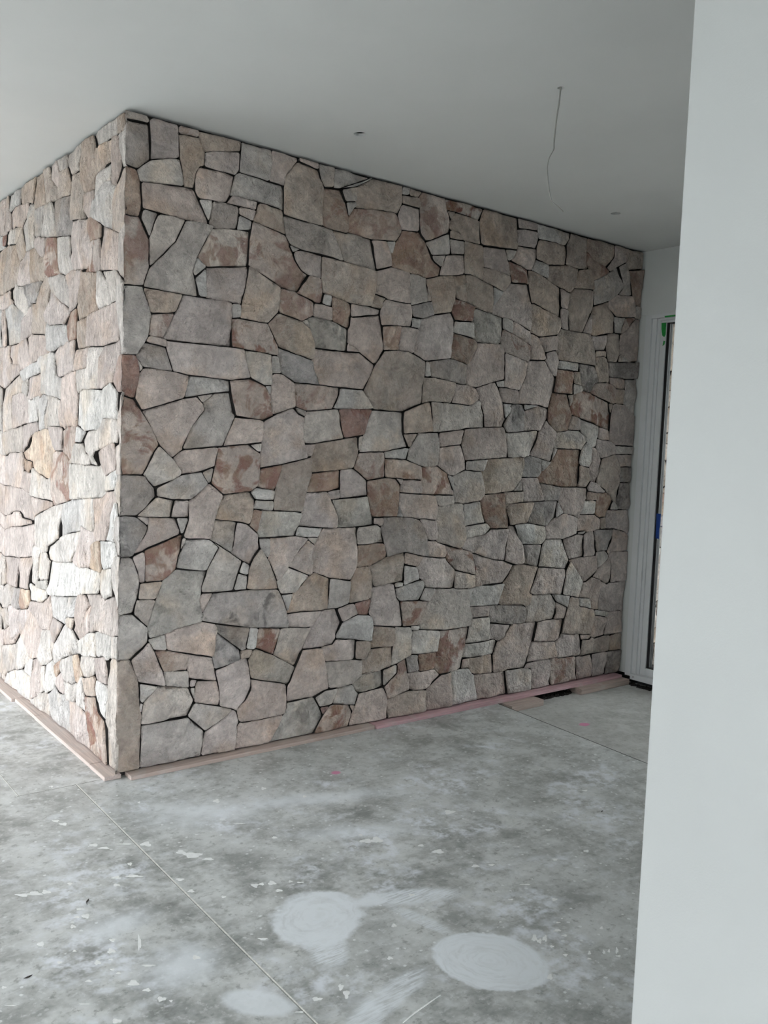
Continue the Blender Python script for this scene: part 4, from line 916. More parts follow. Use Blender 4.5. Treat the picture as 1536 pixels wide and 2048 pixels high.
SPOTS = [(112, 1642, 15.8, 5.0), (127, 1648, 18.8, 5.8), (188, 1690, 20.8, 5.8), (208, 1696, 25.0, 5.0), (250, 1688, 37.5, 2.5), (292, 1688, 25.8, 10.8), (362, 1704, 20.8, 9.2), (385, 1710, 41.7, 12.5), (417, 1718, 25.0, 5.8), (510, 1771, 16.7, 9.2), (523, 1768, 12.5, 5.8), (544, 1766, 18.3, 9.2), (360, 1759, 17.5, 5.8), (233, 1770, 15.8, 5.8), (140, 1768, 10.8, 6.7), (46, 1790, 33.3, 6.7), (69, 1787, 33.3, 9.2), (92, 1784, 20.8, 8.3), (160, 1818, 20.8, 3.3), (154, 1834, 12.5, 5.0), (172, 1832, 18.3, 10.0), (146, 1853, 12.5, 8.3), (82, 1888, 16.7, 10.0), (195, 1925, 14.2, 10.0), (225, 1880, 12.5, 6.7), (223, 1902, 18.3, 10.8), (267, 1966, 23.3, 13.3), (294, 1980, 18.3, 7.5), (279, 1886, 8.3, 33.3), (392, 1915, 18.3, 9.2), (382, 1782, 15.0, 6.7), (433, 1602, 15.0, 8.3), (527, 1577, 11.7, 5.8), (479, 1647, 25.0, 2.1), (526, 1878, 20.8, 5.8), (260, 1728, 10.0, 6.7), (8, 1975, 12.5, 5.8), (177, 1962, 15.0, 5.0), (225, 1939, 10.0, 4.2), (237, 1946, 10.0, 4.2), (222, 1919, 10.0, 3.3), (233, 2042, 23.3, 10.0), (447, 1794, 11.7, 5.0), (558, 1781, 16.7, 5.8), (581, 1763, 9.2, 4.2), (549, 1675, 12.5, 5.0), (323, 1998, 20.8, 10.8), (342, 2002, 7.5, 5.0), (149, 1902, 8.3, 4.2), (22, 2011, 25.0, 2.1), (167, 2008, 25.0, 2.5), (600, 1765, 16.7, 2.5), (600, 2024, 20.8, 3.3), (296, 1931, 29.2, 4.2), (119, 1925, 12.5, 5.8), (104, 1573, 6.7, 4.2), (278, 1605, 5.8, 4.2), (267, 1752, 37.5, 5.8), (233, 1755, 20.8, 5.8), (1069, 1876, 11.9, 15.5), (1079, 1882, 10.9, 10.0), (1090, 1877, 10.9, 13.7), (1115, 1861, 18.2, 6.4), (1129, 1871, 14.6, 4.6), (1104, 1893, 9.1, 5.5), (1131, 1910, 10.0, 6.4), (1179, 1906, 7.3, 9.1), (1178, 1918, 10.9, 4.6), (1208, 1904, 5.5, 9.1), (1218, 1902, 5.5, 8.2), (1234, 1901, 6.4, 13.7), (1237, 1912, 11.9, 4.6), (1100, 1954, 11.9, 13.7), (1203, 1856, 7.3, 6.4), (1116, 1845, 10.9, 2.7), (1109, 1799, 12.8, 6.4), (1110, 1719, 13.7, 5.5), (1173, 1702, 12.8, 5.5), (951, 1732, 18.2, 6.4), (1170, 1581, 13.7, 3.6), (1051, 1769, 25.5, 2.3), (732, 1682, 27.3, 9.1), (753, 1680, 27.3, 13.7), (721, 1670, 9.1, 3.6), (788, 1851, 11.9, 8.2), (634, 1998, 23.7, 8.2), (1097, 1660, 13.7, 3.6), (842, 1691, 13.7, 5.5), (899, 1624, 25.5, 9.1), (876, 1703, 27.3, 9.1), (983, 1730, 13.7, 4.6), (823, 1790, 13.7, 5.5), (609, 1593, 9.1, 4.6), (780, 1916, 12.8, 7.3), (1170, 1760, 13.7, 2.3), (1001, 1844, 6.4, 2.7), (1022, 1799, 12.8, 2.7), (1197, 1926, 5.5, 2.3), (1208, 1975, 5.5, 2.7), (1138, 1979, 4.6, 2.7), (1124, 1837, 4.6, 2.7), (693, 1988, 13.7, 20.1), (682, 1974, 11.9, 13.7)]
# ------------------------------------------------------------------ the setting
XL, XR, YF = OPEN_X, WEND, 6.0
STEP = [(2.240, 0.30), (2.235, 0.0), (2.147, -1.1), (1.98, -3.2)]      # edge where the finished slab drops to the raw slab
FX0, FY0, FY1 = -1.62, -2.9, 3.2                                        # the worked-over slab in view; the slabs around it are plain
FL = obj('floor', prism('floor', [(FX0, FY0), (2.00, FY0)] + STEP[:-1][::-1] + [(2.24, FY1), (FX0, FY1)], -0.25, 0.0), M_FLOOR, kind='structure', label='grey concrete slab spotted with plaster and paint')
for pts_ in ([(XL-0.3, YB), (FX0, YB), (FX0, YF), (XL-0.3, YF)], [(FX0, YB), (1.98, YB), (2.00, FY0), (FX0, FY0)], [(FX0, FY1), (2.24, FY1), (2.24, YF), (FX0, YF)]):
    obj('slab', prism('slab', pts_, -0.25, 0.0), M_FLOOR3, FL)
obj('floor_recess', prism('floor_recess', [(1.98, YB), (WEND+0.3, YB), (WEND+0.3, 0.3), (2.24, 0.3)] + STEP[1:-1] + [(2.00, FY0)], -0.30, -0.036), M_FLOOR2, kind='structure', label='lower rough concrete slab in front of the glazed door')
# slab joints: pale filler strip with a dark open edge
def joint(n, x0, y0, x1, y1, w, label):
    d = Vector((x1-x0, y1-y0)); L = d.length; d /= L; q = Vector((-d.y, d.x))
    a = Vector((x0, y0)); b = Vector((x1, y1))
    P = [a+q*w, a-q*w, b-q*w, b+q*w]
    o = obj('trim_%d' % n, prism('joint_filler', [tuple(v) for v in P][::-1] if (P[1]-P[0]).cross(P[2]-P[1]) < 0 else [tuple(v) for v in P], 0.0, 0.0007), M_FILL, kind='structure', label=label)
    P = [a-q*w, a-q*(w+0.0011), b-q*(w+0.0011), b-q*w]
    obj('open_edge', prism('open_edge', [tuple(v) for v in P], 0.0, 0.0005), M_BLACK, o)
joint(1, -0.150, 0.036, -0.182, -2.88, 0.0026, 'pale filled saw cut running through the concrete floor')
joint(2, -0.3795, 0.040, -0.382, 2.8, 0.0010, 'thin saw cut beside the bright stone wall')
joint(3, -0.385, 0.041, -0.04, 0.036, 0.0005, 'faint cross joint in front of the stone corner')

def edge_line():                      # dark strip on the top edge where the finished slab stops
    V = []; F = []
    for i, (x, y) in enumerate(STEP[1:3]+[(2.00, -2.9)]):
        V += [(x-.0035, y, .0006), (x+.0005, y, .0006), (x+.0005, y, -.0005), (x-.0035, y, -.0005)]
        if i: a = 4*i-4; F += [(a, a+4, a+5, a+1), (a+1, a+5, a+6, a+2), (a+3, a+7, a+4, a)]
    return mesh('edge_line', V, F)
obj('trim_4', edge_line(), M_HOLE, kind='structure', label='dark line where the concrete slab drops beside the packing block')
def crumbs(name, x0, x1, y0, y1, z, n, seed, label):
    r = random.Random(seed); V = []; F = []
    for _ in range(n):
        s = len(V); c = Vector((r.uniform(x0, x1), r.uniform(y0, y1), z)); a = r.uniform(.004, .013)
        for q in ((-1, -.6, 0), (1, -.7, 0), (.8, .9, 0), (-.7, .8, 0), (r.uniform(-.3, .3), r.uniform(-.3, .3), .9)):
            V.append(c+Vector(q)*a*r.uniform(.7, 1.2)+Vector((0, 0, .0)))
        F += [(s, s+1, s+4), (s+1, s+2, s+4), (s+2, s+3, s+4), (s+3, s, s+4), (s+3, s+2, s+1, s)]
    obj(name, mesh(name, V, F), M_SOIL, kind='stuff', label=label, cat='soil')
crumbs('soil_crumbs', 2.54, 2.90, -.050, .028, -.0355, 420, 3, 'dark loose soil in the gap under the pink batten')
crumbs('soil_crumbs', 3.375, 3.425, -.26, -.012, -.0355, 160, 4, 'dark loose soil along the door sill')

# ceiling with cut-outs
HOLES = [(0.854, -0.410, 0.0265), (2.572, -0.413, 0.0265), (1.096, -1.296, 0.0125)]
def ceiling():
    X0, X1 = XL-1.4, WEND+0.2
    vs = [Vector(v) for v in ((X0, YB), (X1, YB), (X1, YF), (X0, YF))]; es = [(0, 1), (1, 2), (2, 3), (3, 0)]
    for cx, cy, r in HOLES:
        s = len(vs); n = 28
        vs += [Vector((cx+r*math.cos(2*math.pi*k/n), cy+r*math.sin(2*math.pi*k/n))) for k in range(n)]
        es += [(s+k, s+(k+1) % n) for k in range(n)]
    co, ed, fa, *_ = delaunay_2d_cdt(vs, es, [], 1, 1e-6)
    F = []
    for f in fa:
        m = sum((co[i] for i in f), Vector((0, 0)))/len(f)
        if all((m.x-cx)**2+(m.y-cy)**2 > (r*0.97)**2 for cx, cy, r in HOLES): F.append(tuple(f)[::-1])
    V = [(v.x, v.y, CEIL) for v in co]
    for cx, cy, r in HOLES:                    # plasterboard edge of each cut-out
        s = len(V); n = 28
        for z in (CEIL, CEIL+0.013):
            V += [(cx+r*math.cos(2*math.pi*k/n), cy+r*math.sin(2*math.pi*k/n), z) for k in range(n)]
        F += [(s+k, s+n+k, s+n+(k+1) % n, s+(k+1) % n) for k in range(n)]
    return mesh('ceiling', V, F)
ceil_o = obj('ceiling', ceiling(), M_CEIL, kind='structure', label='white plasterboard ceiling with light cut-outs')
obj('roof_void', box('roof_void', (XL-1.4, YB, CEIL+0.10), (WEND+0.2, YF, CEIL+0.14)), M_HOLE, ceil_o)

# walls
W_R = empty('wall_right', (WEND, 0, 0), 'structure', 'white wall at the end of the stone wall around the glazed door')
def wr(name, a, b): obj(name, box(name, tuple(a[i]-(WEND if i == 0 else 0) for i in range(3)), tuple(b[i]-(WEND if i == 0 else 0) for i in range(3)), 0.002, 1), M_WALL2, W_R)
DY0, DY1, DZ = -0.036, -1.90, 2.343
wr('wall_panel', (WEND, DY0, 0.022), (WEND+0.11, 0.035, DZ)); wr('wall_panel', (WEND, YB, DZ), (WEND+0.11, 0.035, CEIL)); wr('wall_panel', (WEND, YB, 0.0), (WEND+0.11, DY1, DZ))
obj('leak_block', box('leak_block', (.030, DY1, -.10), (.110, .035, -.0065)), M_HOLE, W_R); obj('leak_block', box('leak_block', (.040, DY0, -.0065), (.110, .035, .0215)), M_HOLE, W_R)  # dark blocks added to stop outside light leaking under wall and door
cy_ = -2.6165
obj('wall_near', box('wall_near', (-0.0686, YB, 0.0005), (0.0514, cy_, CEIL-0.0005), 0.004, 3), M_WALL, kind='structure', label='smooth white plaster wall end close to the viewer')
W_F = empty('wall_front', (0, YB, 0), 'structure', 'white wall behind the viewer with a wide opening')
for a, c in (((XL, -0.15, 0), (BACK_X0, 0, CEIL)), ((BACK_X1, -0.15, 0), (WEND+0.11, 0, CEIL)), ((BACK_X0, -0.15, OPEN_H), (BACK_X1, 0, CEIL))):
    obj('wall_panel', box('wall_panel', a, c), M_WALL, W_F)
W_O = empty('wall_open', (OPEN_X, 0, 0), 'structure', 'open side of the room towards the daylight')
for a, b in (((-0.1, OPEN_Y0, OPEN_H), (0.1, OPEN_Y1, CEIL)), ((-0.1, YB, 0), (0.1, OPEN_Y0, CEIL)), ((-0.1, OPEN_Y1, 0), (0.1, YF, CEIL))):
    obj('wall_panel', box('wall_panel', a, b), M_WALL, W_O)
obj('wall_far', box('wall_far', (XL, YF, 0.0), (0.2, YF+0.15, CEIL)), M_WALL, kind='structure', label='white wall beyond the bright stone face')
obj('ground', prism('ground', [(-60, -60), (60, -60), (60, 60), (-60, 60)], -0.40, -0.30), M_OUT, kind='structure', label='pale paving outside')

# ------------------------------------------------------------------ stone walls
PAL = {'p': (.624, .540, .498), 'g': (.600, .546, .504), 't': (.564, .480, .414), 'y': (.560, .480, .410), 'w': (.665, .622, .585), 'W': (.715, .680, .640),
       'k': (.450, .410, .386), 'n': (.530, .495, .450), 'b': (.504, .402, .336), 'r': (.588, .498, .444), 'R': (.414, .288, .258), 's': (.636, .576, .528), 'o': (.672, .552, .444)}
MARK = {'r': (.85, .1), 's': (1.0, .1), 'R': (.6, .3), 'b': (.55, .35), 'k': (.0, .7), 'n': (.1, .6), 'y': (.3, .35), 't': (.15, .3), 'o': (.5, .2), 'p': (.06, .10), 'g': (.05, .25), 'w': (.03, .22), 'W': (0, .05)}
def parse(txt):
    out = []
    for l in txt.strip().split('\n'):
        s = l.split(); P = np.array([[float(v)/500 for v in q.split(',')] for q in s[1:]])
        x, y = P.T
        if (x*np.roll(y, -1)-y*np.roll(x, -1)).sum() < 0: P = P[::-1]
        out.append((s[0], P))
    return out
def seg_dist(Q, P):
    A = P; B = np.roll(P, -1, 0); E = B-A; L = (E**2).sum(1)+1e-12
    D = Q[:, None, :]-A[None]; T = np.clip((D*E[None]).sum(2)/L[None], 0, 1)
    return np.sqrt((((D-T[..., None]*E[None])**2).sum(2)).min(1))
def inside(Q, P):
    A = P; B = np.roll(P, -1, 0); x, y = Q[:, 0:1], Q[:, 1:2]
    c = (A[:, 1][None] > y) != (B[:, 1][None] > y)
    with np.errstate(divide='ignore', invalid='ignore'):
        xi = (B[:, 0]-A[:, 0])[None]*(y-A[:, 1][None])/(B[:, 1]-A[:, 1])[None]+A[:, 0][None]
    return (np.sum(c & (x < xi), 1) % 2) == 1
def poly_area(P): x, y = P.T; return abs((x*np.roll(y, -1)-y*np.roll(x, -1)).sum())/2
def inset_poly(P, d, fixed):
    n = len(P); out = []
    for i in range(n):
        a, b, c = P[i-1], P[i], P[(i+1) % n]
        e1 = (b-a)/(np.linalg.norm(b-a)+1e-9); e2 = (c-b)/(np.linalg.norm(c-b)+1e-9)
        n1 = np.array([-e1[1], e1[0]]); n2 = np.array([-e2[1], e2[0]]); m = n1+n2; k = max(0.35, 1+n1@n2)
        q = b+m/k*d
        if fixed(b): q = np.array([b[0], q[1]])
        out.append(q)
    return np.array(out)
def stone_geometry(P, rng, corner, side=0):
    """outline in wall coordinates (h, z) -> vertices (h, z, outward), triangles"""
    area = poly_area(P); size = math.sqrt(area)
    fixed = lambda b: corner and b[0] < 0.012
    if corner: P = P.copy(); P[P[:, 0] < 0.012, 0] = 0.0
    Q = inset_poly(P, min(rng.uniform(.0014, .0025) if side == 0 else rng.uniform(.0004, .0012), size*0.06), fixed)
    # round the corners off, then resample the sides with a ragged edge
    R = []; n = len(Q)
    for i in range(n):
        a, b, c = Q[i-1], Q[i], Q[(i+1) % n]
        if fixed(b): R.append(b); continue
        l1, l2 = np.linalg.norm(a-b), np.linalg.norm(c-b); r = min(rng.uniform(.002, .007), .22*l1, .22*l2)
        R += [b+(a-b)/max(l1, 1e-9)*r, b+(c-b)/max(l2, 1e-9)*r]
    S = []
    for i in range(len(R)):
        a, b = R[i], R[(i+1) % len(R)]; L = np.linalg.norm(b-a); k = max(1, int(L/.024)); nn = np.array([-(b-a)[1], (b-a)[0]])/max(L, 1e-9)
        for j in range(k):
            q = a+(b-a)*j/k
            if j and not (fixed(a) and fixed(b)): q = q+nn*rng.uniform(-.0012, .0016)
            S.append(q)
    S = np.array(S)
    keep = np.linalg.norm(S-np.roll(S, 1, 0), axis=1) > .0015; S = S[keep]
    if len(S) < 4: S = Q
    m = len(S)
    lo, hi = S.min(0), S.max(0); sp = .021 if size < .35 else .026
    gx = np.arange(lo[0]+sp*.4, hi[0], sp); gz = np.arange(lo[1]+sp*.4, hi[1], sp)
    G = np.array([(x+rng.uniform(-.006, .006)+(sp*.5 if k % 2 else 0), z+rng.uniform(-.006, .006)) for k, z in enumerate(gz) for x in gx]).reshape(-1, 2)
    # a ring just inside the arris
    T = (np.roll(S, -1, 0)-np.roll(S, 1, 0)); T /= np.linalg.norm(T, axis=1)[:, None]+1e-9
    ring = S+np.stack([-T[:, 1], T[:, 0]], 1)*.0058
    def ok(A, d):
        if len(A) == 0: return A
        return A[inside(A, S) & (seg_dist(A, S) > d)]
    ring = ok(ring, .0042); G = ok(G, .012)
    allp = np.vstack([S, ring.reshape(-1, 2), G.reshape(-1, 2)])
    co, ed, fa, *_ = delaunay_2d_cdt([Vector(v) for v in allp], [(i, (i+1) % m) for i in range(m)], [], 1, 1e-7)
    co = np.array([(v.x, v.y) for v in co])
    dist = seg_dist(co, S)
    if corner:                                 # the arris on the corner itself is left sharp and ragged
        S2 = S.copy(); S2[S2[:, 0] < .001, 0] = -.05; dist = seg_dist(co, S2)
    ctr = S.mean(0); base = rng.uniform(-.0025, .003) if side == 0 else rng.uniform(-.002, .002); arris = rng.uniform(.0015, .0045)
    planes = [(rng.uniform(-.07, .07), rng.uniform(-.07, .07), 0.0)]
    for _ in range(rng.choice((1, 2, 3)) if size > .09 else 0):
        w = rng.uniform(0, 2*math.pi); sl = rng.uniform(.16, .42); rr = rng.uniform(.10, .40)*size
        planes.append((-math.cos(w)*sl, -math.sin(w)*sl, sl*rr))
    sd = rng.uniform(0, 90); V = []; CV = set()
    for (x, z), d in zip(co, dist):
        dx, dz = x-ctr[0], z-ctr[1]
        r = min(a*dx+b*dz+c for a, b, c in planes)
        r += .0050*noise.noise(Vector((x*11+sd, z*11, sd)))+.0045*noise.noise(Vector((x*26, z*26+sd, sd)))
        k = min(1.0, d/.0085); k = k*(2-k)
        e = arris*(1+.5*noise.noise(Vector((x*40, z*40, sd))))
        o = base+max(-.013, min(.006, r))-e*(1-k)
        if corner and x < .0005:
            na = .005*noise.noise(Vector((z*17, 3.1, 0)))+.003*noise.noise(Vector((z*60, 8.1, 0))); nb = .005*noise.noise(Vector((z*19, 0, 5.7)))+.003*noise.noise(Vector((z*66, 0, 2.2)))
            x, o = (-na, nb) if side == 0 else (-nb, na)
            CV.add(len(V))
        V.append((x, z, o))
    F = [tuple(f) for f in fa]
    # sides of the slab
    bnd = {}
    for f in F:
        for i in range(len(f)): bnd[(f[i], f[(i+1) % len(f)])] = 1
    idx = {}
    for (a, b) in list(bnd):
        if (b, a) in bnd: continue
        for q in (a, b):
            if q not in idx:
                idx[q] = len(V); h_, z_, o_ = V[q]; m_ = 1 if q in CV else 0
                V.append((h_+.006*m_, z_, o_-.006)); V.append((h_+.050*m_, z_, -.050))
        F.append((b, a, idx[a], idx[b])); F.append((idx[b], idx[a], idx[a]+1, idx[b]+1))      # clean rim, then mortar-smeared side
    return V, F, set(idx.values())
def to_mesh(name, parts, origin):
    """parts: [(world vertices, faces, colour, mark)] -> one mesh with stone colour attributes"""
    V = []; F = []; C = []; K = []; MI = []
    for v, f, c, k, mi in parts:
        MI += mi
        s = len(V); V += [tuple(np.subtract(q, origin)) for q in v]; F += [tuple(i+s for i in g) for g in f]
        C += list(c)*len(v); K += list(k)*len(v)
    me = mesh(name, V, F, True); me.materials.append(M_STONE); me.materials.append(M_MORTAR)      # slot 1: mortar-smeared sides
    me.polygons.foreach_set('material_index', MI)
    a = me.attributes.new('stone_color', 'FLOAT_COLOR', 'POINT'); a.data.foreach_set('color', C)
    a = me.attributes.new('stone_mark', 'FLOAT_VECTOR', 'POINT'); a.data.foreach_set('vector', K)
    return me
def colour(code, rng):
    f = rng.uniform(.90, 1.10); c = PAL[code]; w = rng.uniform(-.025, .025)
    r, m = MARK[code]
    return (c[0]*f*(1+w), c[1]*f, c[2]*f*(1-w), 1.0), (r*rng.uniform(.6, 1.2), m*rng.uniform(.5, 1.3), rng.random())
def build(stones, place, flip, seed):
    out = []
    for i, (code, P) in enumerate(stones):
        rng = random.Random(seed*1000+i); corner = P[:, 0].min() < .012
        V, F, rim = stone_geometry(P, rng, corner, 1 if flip else 0); c, k = colour(code, rng)
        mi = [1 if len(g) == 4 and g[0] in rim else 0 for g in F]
        out.append(dict(v=[place(*q) for q in V], f=[g[::-1] for g in F] if flip else F, c=c, k=k, mi=mi, a=poly_area(P), P=P, corner=corner))
    return out
FR = parse(FRONT); LF = parse(LEFT)
front = build(FR, lambda h, z, o: (h, -o, z), False, 1)
left = build(LF, lambda h, z, o: (-o, h, z), True, 2)
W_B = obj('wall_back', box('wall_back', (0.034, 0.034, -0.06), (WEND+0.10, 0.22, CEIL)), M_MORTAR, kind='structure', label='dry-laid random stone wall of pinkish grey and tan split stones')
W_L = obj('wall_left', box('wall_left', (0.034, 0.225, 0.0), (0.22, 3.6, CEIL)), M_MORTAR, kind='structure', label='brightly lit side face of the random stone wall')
# corner stones turn the corner: the piece on the side face belongs to the same stone as the piece on the long face
quoin = {}
for j, s in enumerate(left):
    if not s['corner']: continue
    best = None
    for i, q in enumerate(front):
        if not q['corner']: continue
        ov = min(s['P'][:, 1].max(), q['P'][:, 1].max())-max(s['P'][:, 1].min(), q['P'][:, 1].min())
        if ov > .02 and (best is None or ov > best[0]): best = (ov, i)
    if best: quoin.setdefault(best[1], []).append(j)
used = set()
def stone_objects(items, parent, rows):
    rest = []
    for rank, i in enumerate(sorted(range(len(items)), key=lambda i: -items[i]['a'])):
        s = items[i]; parts = [(s['v'], s['f'], s['c'], s['k'], s['mi'])]
        for j in rows.get(i, []):
            q = left[j]; parts.append((q['v'], q['f'], tuple(.5*(q['c'][z]+s['c'][z]) for z in range(4)), q['k'], q['mi'])); used.add(j)
        if rank < 300:
            org = np.mean(np.array(s['v']), 0)
            obj('stone', to_mesh('stone', parts, org), None, parent, loc=tuple(org))
        else: rest += parts
    return rest
rest = stone_objects(front, W_B, quoin)
obj('small_stones', to_mesh('small_stones', rest, (0, 0, 0)), None, W_B, kind='stuff', label='small filler stones wedged between the larger ones')
stone_objects([s for j, s in enumerate(left) if j not in used], W_L, {})
# the side face runs on past the edge of the view
ymax = max(P[:, 0].max() for c, P in LF); ext = []
for code, P in LF:
    Q = P.copy(); Q[:, 0] = 2*ymax-P[:, 0]
    if Q[:, 0].max() < 3.55: ext.append((code, Q[::-1]))
e = build(ext, lambda h, z, o: (-o, h, z), True, 3)
obj('far_stones', to_mesh('far_stones', [(s['v'], s['f'], s['c'], s['k'], s['mi']) for s in e], (0, 0, 0)), None, W_L, kind='stuff', label='stones of the side face running on out of view')
# the long face carries on outside, seen through the door glass
ext = []
for code, P in FR:
    Q = P.copy(); Q[:, 0] = 2*WEND+.055-P[:, 0]
    if Q[:, 0].min() > WEND+.10 and Q[:, 0].max() < WEND+1.5: ext.append((code, Q[::-1]))
e = build(ext, lambda h, z, o: (h, -o, z), False, 4)
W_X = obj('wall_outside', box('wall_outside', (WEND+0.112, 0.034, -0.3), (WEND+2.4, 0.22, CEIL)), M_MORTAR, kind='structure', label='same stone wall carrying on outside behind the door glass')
for s in e:
    org = np.mean(np.array(s['v']), 0); obj('stone', to_mesh('stone', [(s['v'], s['f'], s['c'], s['k'], s['mi'])], org), None, W_X, loc=tuple(org))
obj('shade_roof', box('shade_roof', (WEND+0.112, -6.0, CEIL), (WEND+4.3, 0.22, CEIL+0.1)), M_CEIL, kind='structure', label='unseen roof added outside the door to hold back daylight')  # added roof, its reach set by how much daylight enters the door
obj('light_screen', box('light_screen', (WEND+0.12, -3.35, -0.3), (WEND+4.3, -3.2, CEIL)), M_WALL, kind='structure', label='unseen wall added outside to limit daylight through the door')  # added out of view to shape the daylight reaching the door glass

# ------------------------------------------------------------------ glazed door
D = empty('door_1', (WEND, 0, 0), 'structure', 'white framed glazed sliding door beside the end of the stone wall')
def db(name, a, b, mat, parent=None, bevel=0.0015, label=None): return obj(name, box(name, a, b, bevel, 1), mat, parent or D, label=label)
for (y0, y1, x0, zt) in ((-.036, -.079, -.010, 2.343), (-.0791, -.110, .004, 2.3178), (-.1101, -.129, .016, 2.3178)):
    db('jamb', (x0, y1, 0.012), (.085, y0, zt), M_FRAME)
    db('jamb', (x0, DY1-.036-y0, 0.012), (.085, DY1-.036-y1, zt), M_FRAME)
db('head', (-.010, DY1+.043, 2.318), (.085, -.0791, 2.343), M_FRAME); db('head', (.010, DY1+.08, 2.304), (.085, -.1291, 2.3178), M_FRAME)
sill = db('sill', (-.018, DY1, -.006), (.085, -.083, .030), M_FRAME)
for k in range(3): obj('drain_slot', box('drain_slot', (-.0195, -.106-k*.55, .010), (-.0175, -.112-k*.55, .016)), M_BLACK, sill)
pn = empty('door_panel', (0, 0, 0)); pn.parent = D
db('stile', (.024, -.168, .030), (.070, -.129, 2.304), M_FRAME, pn); db('stile', (.024, -1.02, .030), (.070, -.975, 2.304), M_FRAME, pn)
db('bottom_rail', (.024, -.975, .030), (.070, -.168, .078), M_FRAME, pn); db('top_rail', (.024, -.975, 2.290), (.070, -.168, 2.304), M_FRAME, pn)
db('gasket', (.034, -.188, .078), (.066, -.1682, 2.290), M_BLACK, pn, 0); db('gasket', (.034, -.975, .078), (.066, -.955, 2.290), M_BLACK, pn, 0)
db('gasket', (.034, -.955, .078), (.066, -.188, .086), M_BLACK, pn, 0); db('gasket', (.034, -.955, 2.283), (.066, -.188, 2.290), M_BLACK, pn, 0)
obj('glass_pane', box('glass_pane', (.047, -.955, .086), (.053, -.188, 2.283)), M_GLASS, pn)
p2 = empty('door_panel', (0, 0, 0)); p2.parent = D
db('stile', (.072, -1.06, .030), (.084, -1.02, 2.304), M_FRAME, p2); obj('glass_pane', box('glass_pane', (.076, -1.808, .030), (.081, -1.06, 2.304)), M_GLASS, p2)
def strip(name, prof, x, mat, label):     # torn tape: outline in (y, z), 1 mm thick
    n = len(prof); V = [(x, a, b) for a, b in prof]+[(x-.0012, a, b) for a, b in prof]
    F = [tuple(range(n)), tuple(range(2*n-1, n-1, -1))]+[(i, n+i, n+(i+1) % n, (i+1) % n) for i in range(n)]
    return obj(name, mesh(name, V, F), mat, D, label=label)
strip('tape', [(-.133, 2.290), (-.167, 2.290), (-.1670, 2.215), (-.158, 2.200), (-.143, 2.212), (-.135, 2.25)], .0235, M_GREEN, 'torn green masking tape on the frame corner')
strip('tape', [(-.155, 2.178), (-.166, 2.175), (-.164, 2.155), (-.150, 2.145)], .0235, M_GREEN, 'torn green masking tape scrap')
strip('tape', [(-.175, 2.326), (-.30, 2.328), (-.30, 2.318), (-.18, 2.316)], -.0105, M_GREEN, 'green masking tape along the door head')
strip('tape', [(-.176, 1.085), (-.208, 1.085), (-.206, 1.0), (-.203, .99), (-.205, .925), (-.180, .925)], .033, M_BLUE, 'blue tape tab on the glass edge')

# ------------------------------------------------------------------ timber battens under the stone
def batten(a, b, mat, label, group, rough=.0012, name='timber_batten'):
    me = box(name, a, b, .0015, 1)
    c = [(a[i]+b[i])/2 for i in range(3)]; c[2] = a[2]
    for v in me.vertices: v.co = v.co-Vector(c)
    return obj(name, me, mat, label=label, cat='batten', group=group, loc=tuple(c))
batten((-.044, .006, .0003), (.028, .184, .0185), M_TIM_L, 'short pale timber batten at the stone corner, side face', 'battens under the stone wall')
batten((-.043, .188, .0003), (.028, .980, .0185), M_TIM_L, 'long pale pink timber batten under the brightly lit stone face', 'battens under the stone wall')
batten((-.041, .985, .0003), (.028, 1.330, .0185), M_TIM_L, 'middle pale timber batten under the bright stone face, nearer the photo edge', 'battens under the stone wall')
batten((-.058, 1.336, .0003), (.028, 2.700, .0190), M_TIM_L, 'wide pale batten at the far left edge of the photo', 'battens under the stone wall')
batten((.052, -.042, .0003), (1.345, .028, .0185), M_TIM_B, 'long brown timber batten along the foot of the stone wall', 'battens under the stone wall')
pk = batten((1.352, -.050, .0003), (3.372, .028, .0190), M_TIM_P, 'long pink primed batten along the stone wall towards the door', 'battens under the stone wall')
batten((2.262, -.128, -.0358), (2.530, .010, -.0004), M_TIM_B, 'short timber packing block under the pink batten at the slab step', 'packing blocks under the pink batten', name='timber_block')
batten((2.905, -.100, -.0358), (3.385, .010, -.0004), M_TIM_B, 'longer brown timber packing block under the pink batten near the door', 'packing blocks under the pink batten', name='timber_block')

# ------------------------------------------------------------------ hanging cable
hx, hy = HOLES[2][:2]
view = Vector((hx, hy, 0))-Vector((CAM_POS.x, CAM_POS.y, 0)); dist_h = view.length; side = Vector((view.y, -view.x, 0)).normalized()
cab = [(0.0, 2.79), (-.001, 2.745), (-.0045, 2.69), (-.0085, 2.655), (-.0125, 2.60), (-.0142, 2.555), (-.0145, 2.535), (-.0265, 2.510), (-.0325, 2.485), (-.0325, 2.46), (-.024, 2.40), (-.012, 2.355), (.010, 2.335), (.031, 2.316)]
# smooth the path
pts = []
for i in range(len(cab)-1):
    p0, p1, p2_, p3 = cab[max(i-1, 0)], cab[i], cab[i+1], cab[min(i+2, len(cab)-1)]
    for k in range(4):
        u = k/4
        q = [.5*((2*p1[a])+(-p0[a]+p2_[a])*u+(2*p0[a]-5*p1[a]+4*p2_[a]-p3[a])*u*u+(-p0[a]+3*p1[a]-3*p2_[a]+p3[a])*u**3) for a in (0, 1)]
        pts.append(Vector((hx, hy, 0))+side*q[0]+Vector((0, 0, q[1])))
pts.append(Vector((hx, hy, 0))+side*cab[-1][0]+Vector((0, 0, cab[-1][1])))
rad = [.0028 if p.z > 2.66 else (.0024 if p.z > 2.53 else .0017) for p in pts]
cb = empty('ceiling_cable', (hx, hy, CEIL), label='loose pale electrical cable hanging from a hole in the ceiling', cat='cable')
cut = next(i for i, p in enumerate(pts) if p.z < 2.53)
